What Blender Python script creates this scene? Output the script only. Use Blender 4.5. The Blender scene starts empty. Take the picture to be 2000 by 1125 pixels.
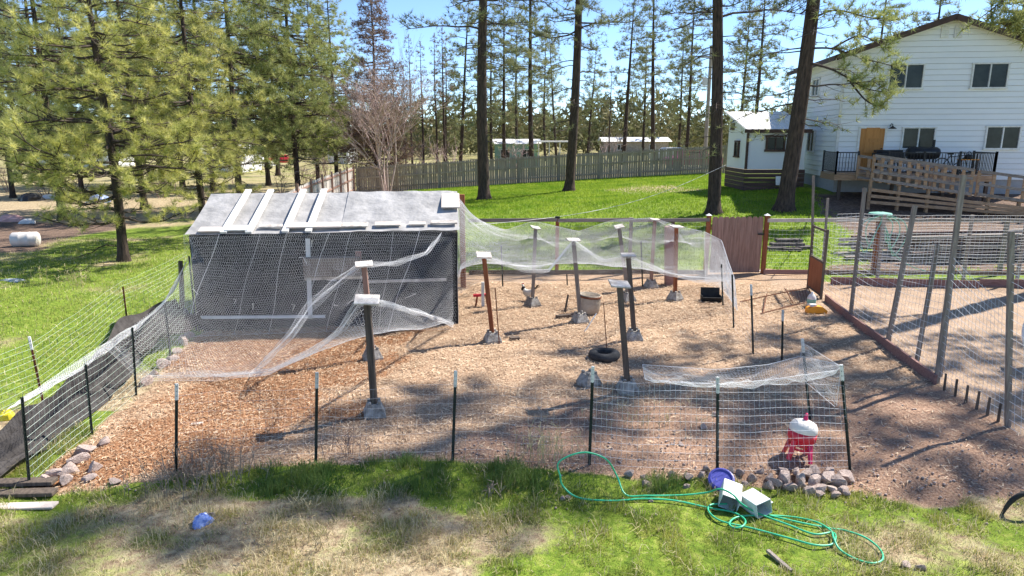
import bpy, math, random
import numpy as np
from mathutils import Vector, Matrix, Quaternion

random.seed(7)
rng = np.random.default_rng(7)
S = bpy.context.scene
COL = S.collection
R = math.radians

# ------------------------------------------------------------------ camera, sky, sun, exposure
CAM_Z, PITCH, LENS = 4.0, R(12.6), 24.0
cam_d = bpy.data.cameras.new('camera'); cam = bpy.data.objects.new('camera', cam_d); COL.objects.link(cam)
cam.location = (0, 0, CAM_Z); cam.rotation_euler = (R(90) - PITCH, 0, 0)
cam_d.lens = LENS; cam_d.sensor_width = 36; cam_d.clip_end = 3000; cam_d.clip_start = 0.05
S.camera = cam
SUN_AZ, SUN_EL = math.atan2(.858, .513), R(50)
w = bpy.data.worlds.new('World'); S.world = w; w.use_nodes = True
nt = w.node_tree; nt.nodes.clear()
sky = nt.nodes.new('ShaderNodeTexSky'); sky.sky_type = 'NISHITA'; sky.sun_disc = False
sky.sun_elevation = SUN_EL; sky.sun_rotation = SUN_AZ; sky.altitude = 3500
sky.air_density = 1.0; sky.dust_density = 0.0; sky.ozone_density = 4.5
bg = nt.nodes.new('ShaderNodeBackground'); bg.inputs['Strength'].default_value = 0.13
wo = nt.nodes.new('ShaderNodeOutputWorld')
nt.links.new(sky.outputs[0], bg.inputs['Color']); nt.links.new(bg.outputs[0], wo.inputs[0])
sun_d = bpy.data.lights.new('sun', 'SUN'); sun = bpy.data.objects.new('sun', sun_d); COL.objects.link(sun)
sun_d.energy = 5.0; sun_d.angle = R(.6); sun_d.color = (1, .95, .87)
SD = Vector((math.sin(SUN_AZ) * math.cos(SUN_EL), math.cos(SUN_AZ) * math.cos(SUN_EL), math.sin(SUN_EL)))
sun.rotation_euler = SD.to_track_quat('Z', 'Y').to_euler(); sun.location = SD * 60
vs = S.view_settings
vs.view_transform = 'Standard'; vs.look = 'None'; vs.gamma = 1; vs.use_curve_mapping = False
vs.exposure = 0.98

# ------------------------------------------------------------------ helpers
def T(x, y):
    x = np.asarray(x, float); y = np.asarray(y, float)
    A = np.interp(x, [-40, -12, -6, 9, 14, 40], [0, .02, .35, 1.25, 1.55, 1.9])
    t = np.clip((y - 19.6) / 12, 0, 1); r = .5 * t * t * (3 - 2 * t) + .5 * t
    f = 1 - .6 * np.clip((y - 60) / 60, 0, 1)
    near = np.clip((40 - y) / 15, 0, 1)
    b = .022 * np.sin(x * 1.7 + .6 * y) * np.sin(y * 1.3 - .4 * x) + .014 * np.sin(x * 4.1 + 1) * np.sin(y * 3.7 + x)
    bank = -.10 * np.clip((8.0 - y) / .8, 0, 1)
    return A * r * f + b * near + bank
def Tz(x, y): return float(T(x, y))
FW = Vector((0, math.cos(PITCH), -math.sin(PITCH))); UP = Vector((0, math.sin(PITCH), math.cos(PITCH)))
def ray(px, py):
    k = 2000 * LENS / 36
    return FW + Vector((1, 0, 0)) * ((px - 1000) / k) + UP * ((562.5 - py) / k)
def at(px, py, Y):
    d = ray(px, py); return Vector((0, 0, CAM_Z)) + d * (Y / d.y)
def gnd(px, py):                       # surveyed ground point
    d = ray(px, py); t = 3.0
    for _ in range(4000):
        p = d * t
        if CAM_Z + p.z <= Tz(p.x, p.y): break
        t += .02
    return Vector((p.x, p.y, Tz(p.x, p.y)))

ORG = {}
def tag(o, label=None, cat=None, group=None, kind=None):
    if label: o['label'] = label
    if cat: o['category'] = cat
    if group: o['group'] = group
    if kind: o['kind'] = kind
    return o
def thing(name, loc, label, cat, group=None):
    o = bpy.data.objects.new(name, None); COL.objects.link(o); o.location = loc; o.empty_display_size = .1
    ORG[o] = Vector(loc); return tag(o, label, cat, group)
def link_mesh(name, me, mat, parent=None, origin=None):
    o = bpy.data.objects.new(name, me); COL.objects.link(o)
    if mat and not me.materials: me.materials.append(mat)
    if parent is not None: o.parent = parent; ORG[o] = ORG[parent]
    elif origin is not None: o.location = origin; ORG[o] = Vector(origin)
    else: ORG[o] = Vector((0, 0, 0))
    return o
def piece(name, me, parent, loc, rot=(0, 0, 0), scale=(1, 1, 1)):      # shared mesh, world placement under an unrotated parent
    o = bpy.data.objects.new(name, me); COL.objects.link(o); o.parent = parent; ORG[o] = ORG[parent]
    o.location = Vector(loc) - ORG[parent]; o.rotation_euler = rot; o.scale = scale
    return o
def np_mesh(name, V, F):
    V = np.ascontiguousarray(V, dtype=np.float32); F = np.ascontiguousarray(F, dtype=np.int32)
    me = bpy.data.meshes.new(name); n, k = F.shape
    me.vertices.add(len(V)); me.vertices.foreach_set('co', V.ravel())
    me.loops.add(n * k); me.loops.foreach_set('vertex_index', F.ravel())
    me.polygons.add(n); me.polygons.foreach_set('loop_start', np.arange(0, n * k, k, dtype=np.int32))
    me.update(calc_edges=True); return me
class MB:
    def __init__(s): s.v = []; s.f = []
    def add(s, vs_, fs):
        b = len(s.v); s.v += [Vector(v) for v in vs_]; s.f += [tuple(b + i for i in f) for f in fs]; return s
    def box(s, c, size, rot=None):
        hx, hy, hz = [q / 2 for q in size]; c = Vector(c)
        vv = [Vector((x, y, z)) for x in (-hx, hx) for y in (-hy, hy) for z in (-hz, hz)]
        if rot is not None: vv = [rot @ v for v in vv]
        return s.add([c + v for v in vv], [(0, 1, 3, 2), (4, 6, 7, 5), (0, 4, 5, 1), (2, 3, 7, 6), (0, 2, 6, 4), (1, 5, 7, 3)])
    def bar(s, p0, p1, wd, ht, up=(0, 0, 1), taper=1):
        p0 = Vector(p0); p1 = Vector(p1); d = (p1 - p0).normalized(); up = Vector(up)
        if abs(d.dot(up)) > .98: up = Vector((0, 1, 0))
        sx = d.cross(up).normalized(); sz = sx.cross(d).normalized(); vv = []
        for p, k in ((p0, 1), (p1, taper)):
            for a, b in ((-1, -1), (1, -1), (1, 1), (-1, 1)): vv.append(p + sx * (a * wd / 2 * k) + sz * (b * ht / 2 * k))
        return s.add(vv, [(3, 2, 1, 0), (4, 5, 6, 7), (0, 1, 5, 4), (1, 2, 6, 5), (2, 3, 7, 6), (3, 0, 4, 7)])
    def tube(s, pts, r, n=6, cap=True):
        pts = [Vector(p) for p in pts]; m = len(pts)
        rr = r if isinstance(r, (list, tuple)) else [r] * m
        b = len(s.v); prev = None
        for i, p in enumerate(pts):
            d = (pts[min(i + 1, m - 1)] - pts[max(i - 1, 0)])
            d = d.normalized() if d.length > 1e-9 else Vector((0, 0, 1))
            if prev is None:
                a = Vector((0, 0, 1)) if abs(d.z) < .9 else Vector((1, 0, 0)); sx = d.cross(a).normalized()
            else:
                sx = prev - d * prev.dot(d); sx = sx.normalized() if sx.length > 1e-6 else d.orthogonal().normalized()
            prev = sx; sy = d.cross(sx)
            for k in range(n):
                q = 2 * math.pi * k / n; s.v.append(p + (sx * math.cos(q) + sy * math.sin(q)) * rr[i])
        for i in range(m - 1):
            for k in range(n):
                k2 = (k + 1) % n; s.f.append((b + i * n + k, b + i * n + k2, b + (i + 1) * n + k2, b + (i + 1) * n + k))
        if cap: s.f.append(tuple(b + k for k in range(n))[::-1]); s.f.append(tuple(b + (m - 1) * n + k for k in range(n)))
        return s
    def lathe(s, prof, n=20, mtx=None):
        mtx = mtx or Matrix(); b = len(s.v); m = len(prof)
        for r_, z in prof:
            for k in range(n):
                q = 2 * math.pi * k / n; s.v.append(mtx @ Vector((r_ * math.cos(q), r_ * math.sin(q), z)))
        for i in range(m - 1):
            for k in range(n):
                k2 = (k + 1) % n; s.f.append((b + i * n + k, b + i * n + k2, b + (i + 1) * n + k2, b + (i + 1) * n + k))
        return s
    def sheet(s, grid, thick=0):
        b = len(s.v); ny, nx = len(grid), len(grid[0])
        for row in grid: s.v += [Vector(p) for p in row]
        for j in range(ny - 1):
            for i in range(nx - 1):
                a = b + j * nx + i; s.f.append((a, a + 1, a + nx + 1, a + nx))
        if thick:
            c = len(s.v)
            for row in grid: s.v += [Vector(p) - Vector((0, 0, thick)) for p in row]
            for j in range(ny - 1):
                for i in range(nx - 1):
                    a = c + j * nx + i; s.f.append((a + nx, a + nx + 1, a + 1, a))
            rim = [i for i in range(nx)] + [j * nx + nx - 1 for j in range(1, ny)] + [(ny - 1) * nx + i for i in range(nx - 2, -1, -1)] + [j * nx for j in range(ny - 2, 0, -1)]
            for q in range(len(rim)):
                i0, i1 = rim[q], rim[(q + 1) % len(rim)]; s.f.append((b + i1, b + i0, c + i0, c + i1))
        return s
    def mesh(s, name, origin=(0, 0, 0), smooth=False):
        o = Vector(origin); me = bpy.data.meshes.new(name)
        me.from_pydata([tuple(v - o) for v in s.v], [], s.f); me.update()
        if smooth: me.polygons.foreach_set('use_smooth', [True] * len(me.polygons))
        return me
    def build(s, name, mat, parent=None, origin=None, smooth=False):
        o = ORG[parent] if parent is not None else Vector(origin or (0, 0, 0))
        return link_mesh(name, s.mesh(name, o, smooth), mat, parent, o)
def bevel(o, wd=.01, seg=1):
    m = o.modifiers.new('bevel', 'BEVEL'); m.width = wd; m.segments = seg; m.limit_method = 'ANGLE'; return o
def lerp(a, b, t): return a + (b - a) * t
def polyline(pts, n):
    P = np.array([tuple(p) for p in pts], float)
    L = np.r_[0, np.cumsum(np.linalg.norm(np.diff(P, axis=0), axis=1))]
    q = np.linspace(0, L[-1], n); return np.stack([np.interp(q, L, P[:, k]) for k in range(P.shape[1])], 1)
def spline(pts, n, closed=False):
    P = [Vector(p) for p in pts]; out = []; m = len(P)
    segs = m if closed else m - 1
    for i in range(segs):
        if closed: p0, p1, p2, p3 = P[i - 1], P[i], P[(i + 1) % m], P[(i + 2) % m]
        else: p0, p1, p2, p3 = P[max(i - 1, 0)], P[i], P[i + 1], P[min(i + 2, m - 1)]
        for k in range(n):
            t = k / n
            out.append(.5 * (2 * p1 + (p2 - p0) * t + (2 * p0 - 5 * p1 + 4 * p2 - p3) * t * t + (3 * p1 - p0 - 3 * p2 + p3) * t ** 3))
    out.append(P[0].copy() if closed else P[-1].copy()); return out

# ------------------------------------------------------------------ materials
MATS = {}
def M(name, c1, c2=None, scale=6., rough=.85, bump=0., bscale=None, metal=0., trans=0., stretch=(1, 1, 1), c3=None, spec=.3, detail=4, var=.12):
    m = bpy.data.materials.new(name); m.use_nodes = True; MATS[name] = m
    t = m.node_tree; n = t.nodes; L = t.links; b = n['Principled BSDF']
    b.inputs['Roughness'].default_value = rough; b.inputs['Metallic'].default_value = metal
    b.inputs['Specular IOR Level'].default_value = spec
    c2 = c2 or tuple(min(1, q * 1.25) for q in c1)
    tc = n.new('ShaderNodeTexCoord'); mp = n.new('ShaderNodeMapping'); mp.inputs['Scale'].default_value = stretch
    oi = n.new('ShaderNodeObjectInfo'); ad = n.new('ShaderNodeVectorMath'); ad.operation = 'ADD'
    ml = n.new('ShaderNodeMath'); ml.operation = 'MULTIPLY'; ml.inputs[1].default_value = 37
    L.new(oi.outputs['Random'], ml.inputs[0]); L.new(tc.outputs['Object'], mp.inputs['Vector'])
    L.new(mp.outputs[0], ad.inputs[0]); L.new(ml.outputs[0], ad.inputs[1])
    no = n.new('ShaderNodeTexNoise'); no.inputs['Scale'].default_value = scale; no.inputs['Detail'].default_value = detail; no.inputs['Roughness'].default_value = .65
    L.new(ad.outputs[0], no.inputs['Vector'])
    cr = n.new('ShaderNodeValToRGB'); e = cr.color_ramp.elements
    e[0].position = .32; e[0].color = (*c1, 1); e[1].position = .68; e[1].color = (*c2, 1)
    if c3: q = e.new(.5); q.color = (*c3, 1)
    L.new(no.outputs['Fac'], cr.inputs[0])
    hv = n.new('ShaderNodeHueSaturation'); mr = n.new('ShaderNodeMapRange'); mr.inputs['To Min'].default_value = 1 - var; mr.inputs['To Max'].default_value = 1 + var
    L.new(oi.outputs['Random'], mr.inputs['Value']); L.new(mr.outputs[0], hv.inputs['Value']); L.new(cr.outputs[0], hv.inputs['Color'])
    L.new(hv.outputs[0], b.inputs['Base Color'])
    if bump:
        n2 = n.new('ShaderNodeTexNoise'); n2.inputs['Scale'].default_value = bscale or scale * 3; n2.inputs['Detail'].default_value = 5
        L.new(ad.outputs[0], n2.inputs['Vector']); bp = n.new('ShaderNodeBump'); bp.inputs['Strength'].default_value = bump; bp.inputs['Distance'].default_value = .03
        L.new(n2.outputs['Fac'], bp.inputs['Height']); L.new(bp.outputs[0], b.inputs['Normal'])
    if trans:
        tr = n.new('ShaderNodeBsdfTranslucent'); mx = n.new('ShaderNodeMixShader'); mx.inputs[0].default_value = trans
        L.new(hv.outputs[0], tr.inputs['Color']); L.new(b.outputs[0], mx.inputs[1]); L.new(tr.outputs[0], mx.inputs[2]); L.new(mx.outputs[0], n['Material Output'].inputs['Surface'])
    return m
M('bark', (.022, .017, .015), (.095, .066, .05), 4, .95, .8, 9, stretch=(3, 3, .6))
M('bark_near', (.028, .021, .018), (.12, .08, .06), 5, .95, 1, 12, stretch=(3, 3, .5))
M('twig', (.045, .032, .026), (.10, .075, .06), 8, .95)
M('bare', (.30, .21, .19), (.52, .40, .36), 5, .9)
M('deadtwig', (.14, .09, .075), (.27, .18, .15), 5, .9)
M('needles_light', (.24, .27, .06), (.80, .74, .30), 2.2, .5, trans=.45, c3=(.47, .46, .13), spec=.5)
M('needles_mid', (.15, .20, .055), (.52, .52, .19), 1.6, .6, trans=.38, spec=.4)
M('needles_far', (.12, .15, .06), (.36, .36, .17), .6, .7, trans=.35)
M('needles_dry', (.17, .11, .085), (.32, .23, .17), 1.5, .8, trans=.2)
M('woods', (.10, .11, .045), (.26, .22, .12), .10, .9, trans=.2, c3=(.17, .17, .07))
M('grass_lush', (.06, .14, .03), (.24, .31, .08), 2.2, .7, trans=.4)
M('grass_lawn', (.14, .27, .015), (.36, .45, .05), .8, .7, trans=.45)
M('grass_front', (.14, .22, .03), (.44, .43, .11), 1.6, .7, trans=.4)
M('grass_dry', (.42, .34, .18), (.78, .67, .42), 2, .8, trans=.3)
M('stalk', (.20, .15, .12), (.42, .34, .26), 3, .9)
M('straw', (.28, .18, .105), (.86, .67, .46), 9, .75, trans=.1)
M('chips_red', (.17, .075, .036), (.56, .34, .19), 9, .85)
M('net', (.78, .79, .8), (.9, .9, .9), 3, .5, trans=.25)
M('wire', (.55, .56, .57), (.75, .75, .75), 3, .6, spec=.3)
M('wire_green', (.40, .50, .40), (.60, .66, .58), 3, .7, spec=.2)
M('tpost', (.012, .02, .018), (.035, .045, .04), 5, .55)
M('rust', (.10, .035, .018), (.20, .075, .035), 9, .85)
M('white', (.60, .59, .56), (.82, .81, .78), 5, .65)
M('plate', (.34, .29, .25), (.72, .67, .61), 9, .8, .2)
M('wood_grey', (.16, .135, .115), (.33, .28, .24), 3, .9, .4, 20, stretch=(9, 9, .7))
M('wood_greyx', (.17, .14, .12), (.36, .31, .27), 3, .9, .4, 20, stretch=(.7, 9, 9))
M('wood_dark', (.07, .055, .045), (.17, .13, .10), 3, .9, .4, 20, stretch=(9, 9, .7))
M('wood_red', (.20, .06, .025), (.36, .13, .06), 3, .85, .3, 20, stretch=(9, 9, .7))
M('wood_gate', (.24, .14, .105), (.38, .24, .19), 3, .85, .3, 20, stretch=(9, 9, .7))
M('wood_board', (.20, .105, .09), (.34, .2, .17), 3, .9, .3, 20, stretch=(.7, 9, 9))
M('wood_pallet', (.30, .18, .10), (.50, .34, .22), 3, .85, .3, 18, stretch=(1, 6, 6))
M('wood_pale', (.50, .42, .36), (.68, .60, .53), 4, .85, .2, 20)
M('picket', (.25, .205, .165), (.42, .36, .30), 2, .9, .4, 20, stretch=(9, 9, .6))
M('picket_lit', (.45, .40, .36), (.60, .55, .50), 2, .9, .4, 20, stretch=(9, 9, .6))  # lighter picket copy; the side fence's sunlit tone is put into the colour
M('concrete', (.17, .145, .12), (.42, .40, .36), 11, .95, .5, 30)
M('shade_cloth', (.009, .009, .010), (.034, .034, .035), 3, .8, .3, 6)
M('cloth_fallen', (.035, .03, .028), (.095, .085, .08), 5, .85, .4, 20, trans=.1)
M('tarp', (.27, .26, .25), (.50, .48, .46), 1.8, .55, 1.0, 6, spec=.5)
M('siding', (.77, .78, .79), (.83, .83, .83), .8, .6, var=.012)
M('house_core', (.34, .35, .37))  # core darkened so the gaps between siding planks read as shadow lines
M('roof_metal', (.76, .74, .70), (.84, .82, .78), 1, .75)
M('brown_trim', (.055, .03, .022), (.10, .055, .04), 3, .6)
M('brown_skirt', (.075, .045, .04), (.15, .09, .075), 3, .8, stretch=(.5, 6, 6))
M('door', (.42, .17, .04), (.56, .25, .07), 3, .5, stretch=(6, 6, .5))
M('glass', (.012, .016, .016), (.05, .06, .055), .8, .12, spec=.22)
M('black', (.012, .012, .014), (.03, .03, .032), 4, .45)
M('blackmatte', (.015, .015, .016), (.035, .034, .033), 6, .8, .3, 20)
M('hose', (.03, .40, .19), (.07, .58, .32), 6, .35, spec=.5)
M('hose_pale', (.18, .42, .33), (.3, .55, .45), 6, .4)
M('rock', (.30, .22, .185), (.58, .47, .41), 5, .95, .7, 14)
M('rock_dark', (.07, .06, .055), (.16, .14, .13), 5, .95, .7, 14)
M('red', (.62, .015, .035), (.72, .03, .06), 3, .35, spec=.5)
M('pink', (.62, .02, .10), (.72, .04, .16), 3, .35)
M('white_plastic', (.76, .70, .64), (.84, .80, .75), 3, .4)
M('galv', (.58, .59, .57), (.78, .78, .75), 4, .5)
M('blue_lid', (.05, .055, .28), (.09, .095, .38), 3, .4)
M('bluebag', (.10, .20, .62), (.62, .70, .88), 14, .3, trans=.2)
M('bluetarp', (.02, .14, .62), (.06, .22, .8), 3, .5)
M('orange', (.75, .27, .02), (.85, .36, .04), 3, .5)
M('barrel_pale', (.24, .20, .15), (.42, .36, .29), 4, .8, .3)
M('rubber', (.03, .03, .03), (.09, .085, .08), 6, .9, .3, 20)
M('hen_white', (.55, .5, .42), (.72, .68, .6), 8, .8)
M('hen_black', (.01, .01, .012), (.03, .03, .03), 8, .6)
M('pinktarp', (.55, .30, .28), (.70, .45, .42), 3, .8)
M('green_wall', (.20, .38, .30), (.28, .46, .36), 1, .7)
M('magenta', (.35, .01, .10), (.45, .02, .16), 3, .3)
M('pole', (.25, .21, .17), (.34, .30, .25), 3, .9)
M('foundation', (.36, .26, .21), (.48, .37, .31), 2, .9, .3)
M('yellow', (.65, .55, .03), (.75, .66, .06), 3, .5)

# ------------------------------------------------------------------ ground
def poly_px(pts): return np.array([tuple(gnd(*p))[:2] for p in pts])
def sdist(x, y, poly):           # >0 inside, metres
    n = len(poly); ins = np.zeros(x.shape, bool); dm = np.full(x.shape, 1e9)
    for i in range(n):
        x0, y0 = poly[i]; x1, y1 = poly[(i + 1) % n]
        c = ((y0 > y) != (y1 > y)) & (x < (x1 - x0) * (y - y0) / ((y1 - y0) or 1e-9) + x0); ins ^= c
        dx, dy = x1 - x0, y1 - y0; t = np.clip(((x - x0) * dx + (y - y0) * dy) / (dx * dx + dy * dy + 1e-12), 0, 1)
        dm = np.minimum(dm, np.hypot(x - x0 - t * dx, y - y0 - t * dy))
    return np.where(ins, dm, -dm)
PEN = poly_px([(75, 955), (285, 762), (385, 655), (480, 600), (700, 560), (905, 533), (1150, 531), (1400, 527), (1575, 527), (1625, 552), (2000, 562), (2600, 565), (2600, 800), (2300, 1000), (2000, 975), (1800, 985), (1670, 950), (1400, 945), (1150, 915), (900, 905), (600, 905), (350, 935), (200, 955)])
ORANGE = poly_px([(75, 955), (285, 762), (385, 655), (640, 628), (800, 640), (760, 720), (700, 800), (560, 910), (330, 935), (200, 955)])
SAND = poly_px([(1480, 532), (1620, 556), (2000, 566), (2600, 570), (2600, 760), (2050, 860), (1820, 745), (1640, 620), (1570, 590)])
DIRT = poly_px([(1100, 790), (1500, 790), (1700, 760), (1830, 752), (2100, 880), (2150, 975), (2000, 980), (1800, 990), (1670, 955), (1400, 950), (1150, 915), (850, 905)])
MOUND = poly_px([(-300, 470), (-100, 440), (100, 430), (200, 432), (270, 436), (240, 444), (180, 452), (100, 470), (60, 492), (-300, 500)])
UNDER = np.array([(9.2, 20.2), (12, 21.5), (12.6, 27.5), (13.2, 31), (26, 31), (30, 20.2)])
LAWNDRY = poly_px([(1170, 372), (1250, 360), (1370, 363), (1390, 375), (1250, 382)])
def vnoise(x, y, s, seed=0):
    x = x * s + seed * 17.3; y = y * s - seed * 9.1
    xi = np.floor(x).astype(int); yi = np.floor(y).astype(int); fx = x - xi; fy = y - yi
    fx = fx * fx * (3 - 2 * fx); fy = fy * fy * (3 - 2 * fy)
    def h(a, b):
        q = np.sin(a * 127.1 + b * 311.7 + seed) * 43758.5453; return q - np.floor(q)
    return (h(xi, yi) * (1 - fx) + h(xi + 1, yi) * fx) * (1 - fy) + (h(xi, yi + 1) * (1 - fx) + h(xi + 1, yi + 1) * fx) * fy
def fbm(x, y, s, seed=0): return (vnoise(x, y, s, seed) + .5 * vnoise(x, y, s * 2.1, seed + 1) + .25 * vnoise(x, y, s * 4.3, seed + 2)) / 1.75
def sm(v, a, b): t = np.clip((v - a) / (b - a), 0, 1); return t * t * (3 - 2 * t)
def zones(x, y):
    n1 = fbm(x, y, 1.3, 3) - .5; n2 = fbm(x, y, .45, 9) - .5
    pen = sm(sdist(x, y, PEN) + n1 * .5, -.12, .12)
    orange = sm(sdist(x, y, ORANGE) + n1 * 2.6 + n2 * 1.5, -1.0, 1.0) * pen
    sand = sm(sdist(x, y, SAND) + n1 * .8, -.4, .3) * pen
    dirt = np.maximum(sm(sdist(x, y, DIRT) + n1 * .9, -.5, .4) * pen, 0)
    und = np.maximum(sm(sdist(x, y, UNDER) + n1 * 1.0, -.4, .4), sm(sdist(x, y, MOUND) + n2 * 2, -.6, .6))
    out = 1 - pen
    front = (y < 9.5) & (x > -7)
    # dry share of grass: foreground left and centre dry, right bottom green; green strip along the fence
    fx = np.where(front, 1.0, 0.0)
    green_right = sm(x - (-.55 + (y - 5.5) * .2) + n2 * 2.5, -.6, .9) * (1 - sm(x - (3.7 - (7.4 - y) * .7) + n1 * 2.4, -.8, .9) * .62)
    strip = sm(y + n1 * .9, 6.95, 7.35)
    gfront = np.clip(np.maximum(green_right * (.78 + n1 * 1.2), strip * (1 - sm(x, 2.2, 3.6) * .55) * .95) + .32 + n1 * 1.1, 0, 1)
    gfield = np.clip(.72 + n2 * 1.6 + n1 * .5 - .62 * sm(y + n2 * 12, 25, 38), 0, 1)
    glawn = np.clip(.98 + n2 * .35 + n1 * .25 - sm(sdist(x, y, LAWNDRY) + n1 * 2, -.8, .8) * .65 + n2 * .15, 0, 1)
    lawn = sm(x, -7.5, -6.5) * sm(y, 18, 19) * (1 - sm(y, 48, 52))
    g = np.where(front, gfront, gfield * (1 - lawn) + glawn * lawn)
    far = sm(y, 55, 90); g = g * (1 - far * .6)
    return dict(pen=pen, orange=orange, sand=sand, dirt=dirt, und=und, green=g * out * (1 - und), grass=out * (1 - und), lawn=lawn, front=fx)
def axis(f0, f1, st, lo, hi):
    a = list(np.arange(f0, f1 + 1e-6, st)); q = st
    while a[-1] < hi: q *= 1.25; a.append(a[-1] + q)
    q = st
    while a[0] > lo: q *= 1.25; a.insert(0, a[0] - q)
    return np.array(a)
xs = axis(-14, 16, .13, -900, 900); ys = axis(4.2, 24, .13, -60, 1600)
GX, GY = np.meshgrid(xs, ys); GZ = T(GX, GY)
zz = zones(GX, GY)
GZ = GZ + zz['pen'] * (.022 * (fbm(GX, GY, 3.5, 5) - .5) + .03 * (fbm(GX, GY, 1.6, 8) - .5))
ny_, nx_ = GX.shape
idx = np.arange(ny_ * nx_).reshape(ny_, nx_)
me = np_mesh('ground', np.stack([GX, GY, GZ], -1).reshape(-1, 3), np.stack([idx[:-1, :-1], idx[:-1, 1:], idx[1:, 1:], idx[1:, :-1]], -1).reshape(-1, 4))
for nm, ch in (('zone_a', ('pen', 'orange', 'sand')), ('zone_b', ('dirt', 'und', 'green'))):
    a = me.attributes.new(nm, 'FLOAT_COLOR', 'POINT')
    a.data.foreach_set('color', np.stack([zz[c].ravel() for c in ch] + [np.ones(GX.size)], -1).astype(np.float32).ravel())
me.polygons.foreach_set('use_smooth', [True] * len(me.polygons))
gm = bpy.data.materials.new('ground'); gm.use_nodes = True; t = gm.node_tree; n = t.nodes; L = t.links; b = n['Principled BSDF']
b.inputs['Roughness'].default_value = .95; b.inputs['Specular IOR Level'].default_value = .15
tc = n.new('ShaderNodeTexCoord')
def noise(sc, det=5, ro=.65):
    q = n.new('ShaderNodeTexNoise'); q.inputs['Scale'].default_value = sc; q.inputs['Detail'].default_value = det; q.inputs['Roughness'].default_value = ro
    L.new(tc.outputs['Object'], q.inputs['Vector']); return q.outputs['Fac']
def ramp(fac, *st):
    q = n.new('ShaderNodeValToRGB'); e = q.color_ramp.elements
    e[0].position, e[0].color = st[0][0], (*st[0][1], 1); e[1].position, e[1].color = st[-1][0], (*st[-1][1], 1)
    for p, c in st[1:-1]: z = e.new(p); z.color = (*c, 1)
    L.new(fac, q.inputs[0]); return q.outputs[0]
def mix(f, a, c):
    q = n.new('ShaderNodeMix'); q.data_type = 'RGBA'; L.new(f, q.inputs[0]); L.new(a, q.inputs[6]); L.new(c, q.inputs[7]); return q.outputs[2]
def attr(nm):
    q = n.new('ShaderNodeAttribute'); q.attribute_name = nm; s_ = n.new('ShaderNodeSeparateColor'); L.new(q.outputs['Color'], s_.inputs[0]); return s_.outputs
def sharpen(f, nz, k=.5):       # break the soft zone edge up with noise
    a = n.new('ShaderNodeMath'); a.operation = 'MULTIPLY_ADD'; L.new(nz, a.inputs[0]); a.inputs[1].default_value = k; a.inputs[2].default_value = -k / 2
    c = n.new('ShaderNodeMath'); c.operation = 'ADD'; L.new(f, c.inputs[0]); L.new(a.outputs[0], c.inputs[1])
    m_ = n.new('ShaderNodeMapRange'); m_.interpolation_type = 'SMOOTHSTEP'; m_.inputs['From Min'].default_value = .3; m_.inputs['From Max'].default_value = .7; L.new(c.outputs[0], m_.inputs['Value']); return m_.outputs[0]
A_, B_ = attr('zone_a'), attr('zone_b')
nf, nm_, nc = noise(38), noise(9), noise(1.6)
nfar = noise(.35, 6)
soil = ramp(nm_, (.3, (.17, .115, .07)), (.48, (.38, .29, .18)), (.72, (.58, .49, .32)))
green = ramp(nm_, (.3, (.07, .12, .018)), (.5, (.17, .25, .028)), (.75, (.36, .38, .09)))
farg = ramp(nfar, (.35, (.17, .20, .05)), (.5, (.33, .29, .13)), (.7, (.44, .36, .23)))
strawc = ramp(nf, (.3, (.11, .065, .04)), (.44, (.33, .21, .13)), (.57, (.48, .335, .22)), (.74, (.77, .60, .43)))
orangec = ramp(nf, (.3, (.085, .038, .02)), (.45, (.28, .13, .065)), (.58, (.40, .215, .11)), (.76, (.64, .43, .26)))
sandc = ramp(nf, (.28, (.19, .12, .075)), (.48, (.40, .28, .19)), (.76, (.62, .47, .34)))
dirtc = ramp(nf, (.3, (.12, .066, .04)), (.44, (.29, .175, .115)), (.56, (.39, .25, .17)), (.74, (.58, .42, .31)))
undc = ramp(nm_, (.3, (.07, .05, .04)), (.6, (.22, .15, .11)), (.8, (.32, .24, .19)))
dist = n.new('ShaderNodeSeparateXYZ'); L.new(tc.outputs['Object'], dist.inputs[0])
fm = n.new('ShaderNodeMapRange'); fm.inputs['From Min'].default_value = 40; fm.inputs['From Max'].default_value = 70; L.new(dist.outputs['Y'], fm.inputs['Value'])
c = mix(sharpen(B_[2], nm_, .7), soil, green)
c = mix(fm.outputs[0], c, farg)
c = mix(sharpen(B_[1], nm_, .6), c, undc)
p = mix(sharpen(A_[1], nm_, .9), strawc, orangec)
p = mix(sharpen(B_[0], nm_, 1.0), p, dirtc)
p = mix(sharpen(A_[2], nm_, .7), p, sandc)
c = mix(sharpen(A_[0], nm_, .6), c, p)
big = n.new('ShaderNodeHueSaturation'); mr = n.new('ShaderNodeMapRange'); mr.inputs['To Min'].default_value = .5; mr.inputs['To Max'].default_value = 1.42
L.new(nc, mr.inputs['Value']); L.new(mr.outputs[0], big.inputs['Value']); L.new(c, big.inputs['Color']); L.new(big.outputs[0], b.inputs['Base Color'])
bp = n.new('ShaderNodeBump'); bp.inputs['Strength'].default_value = .9; bp.inputs['Distance'].default_value = .025; L.new(nf, bp.inputs['Height']); L.new(bp.outputs[0], b.inputs['Normal'])
tag(link_mesh('ground', me, gm), kind='structure')

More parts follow.
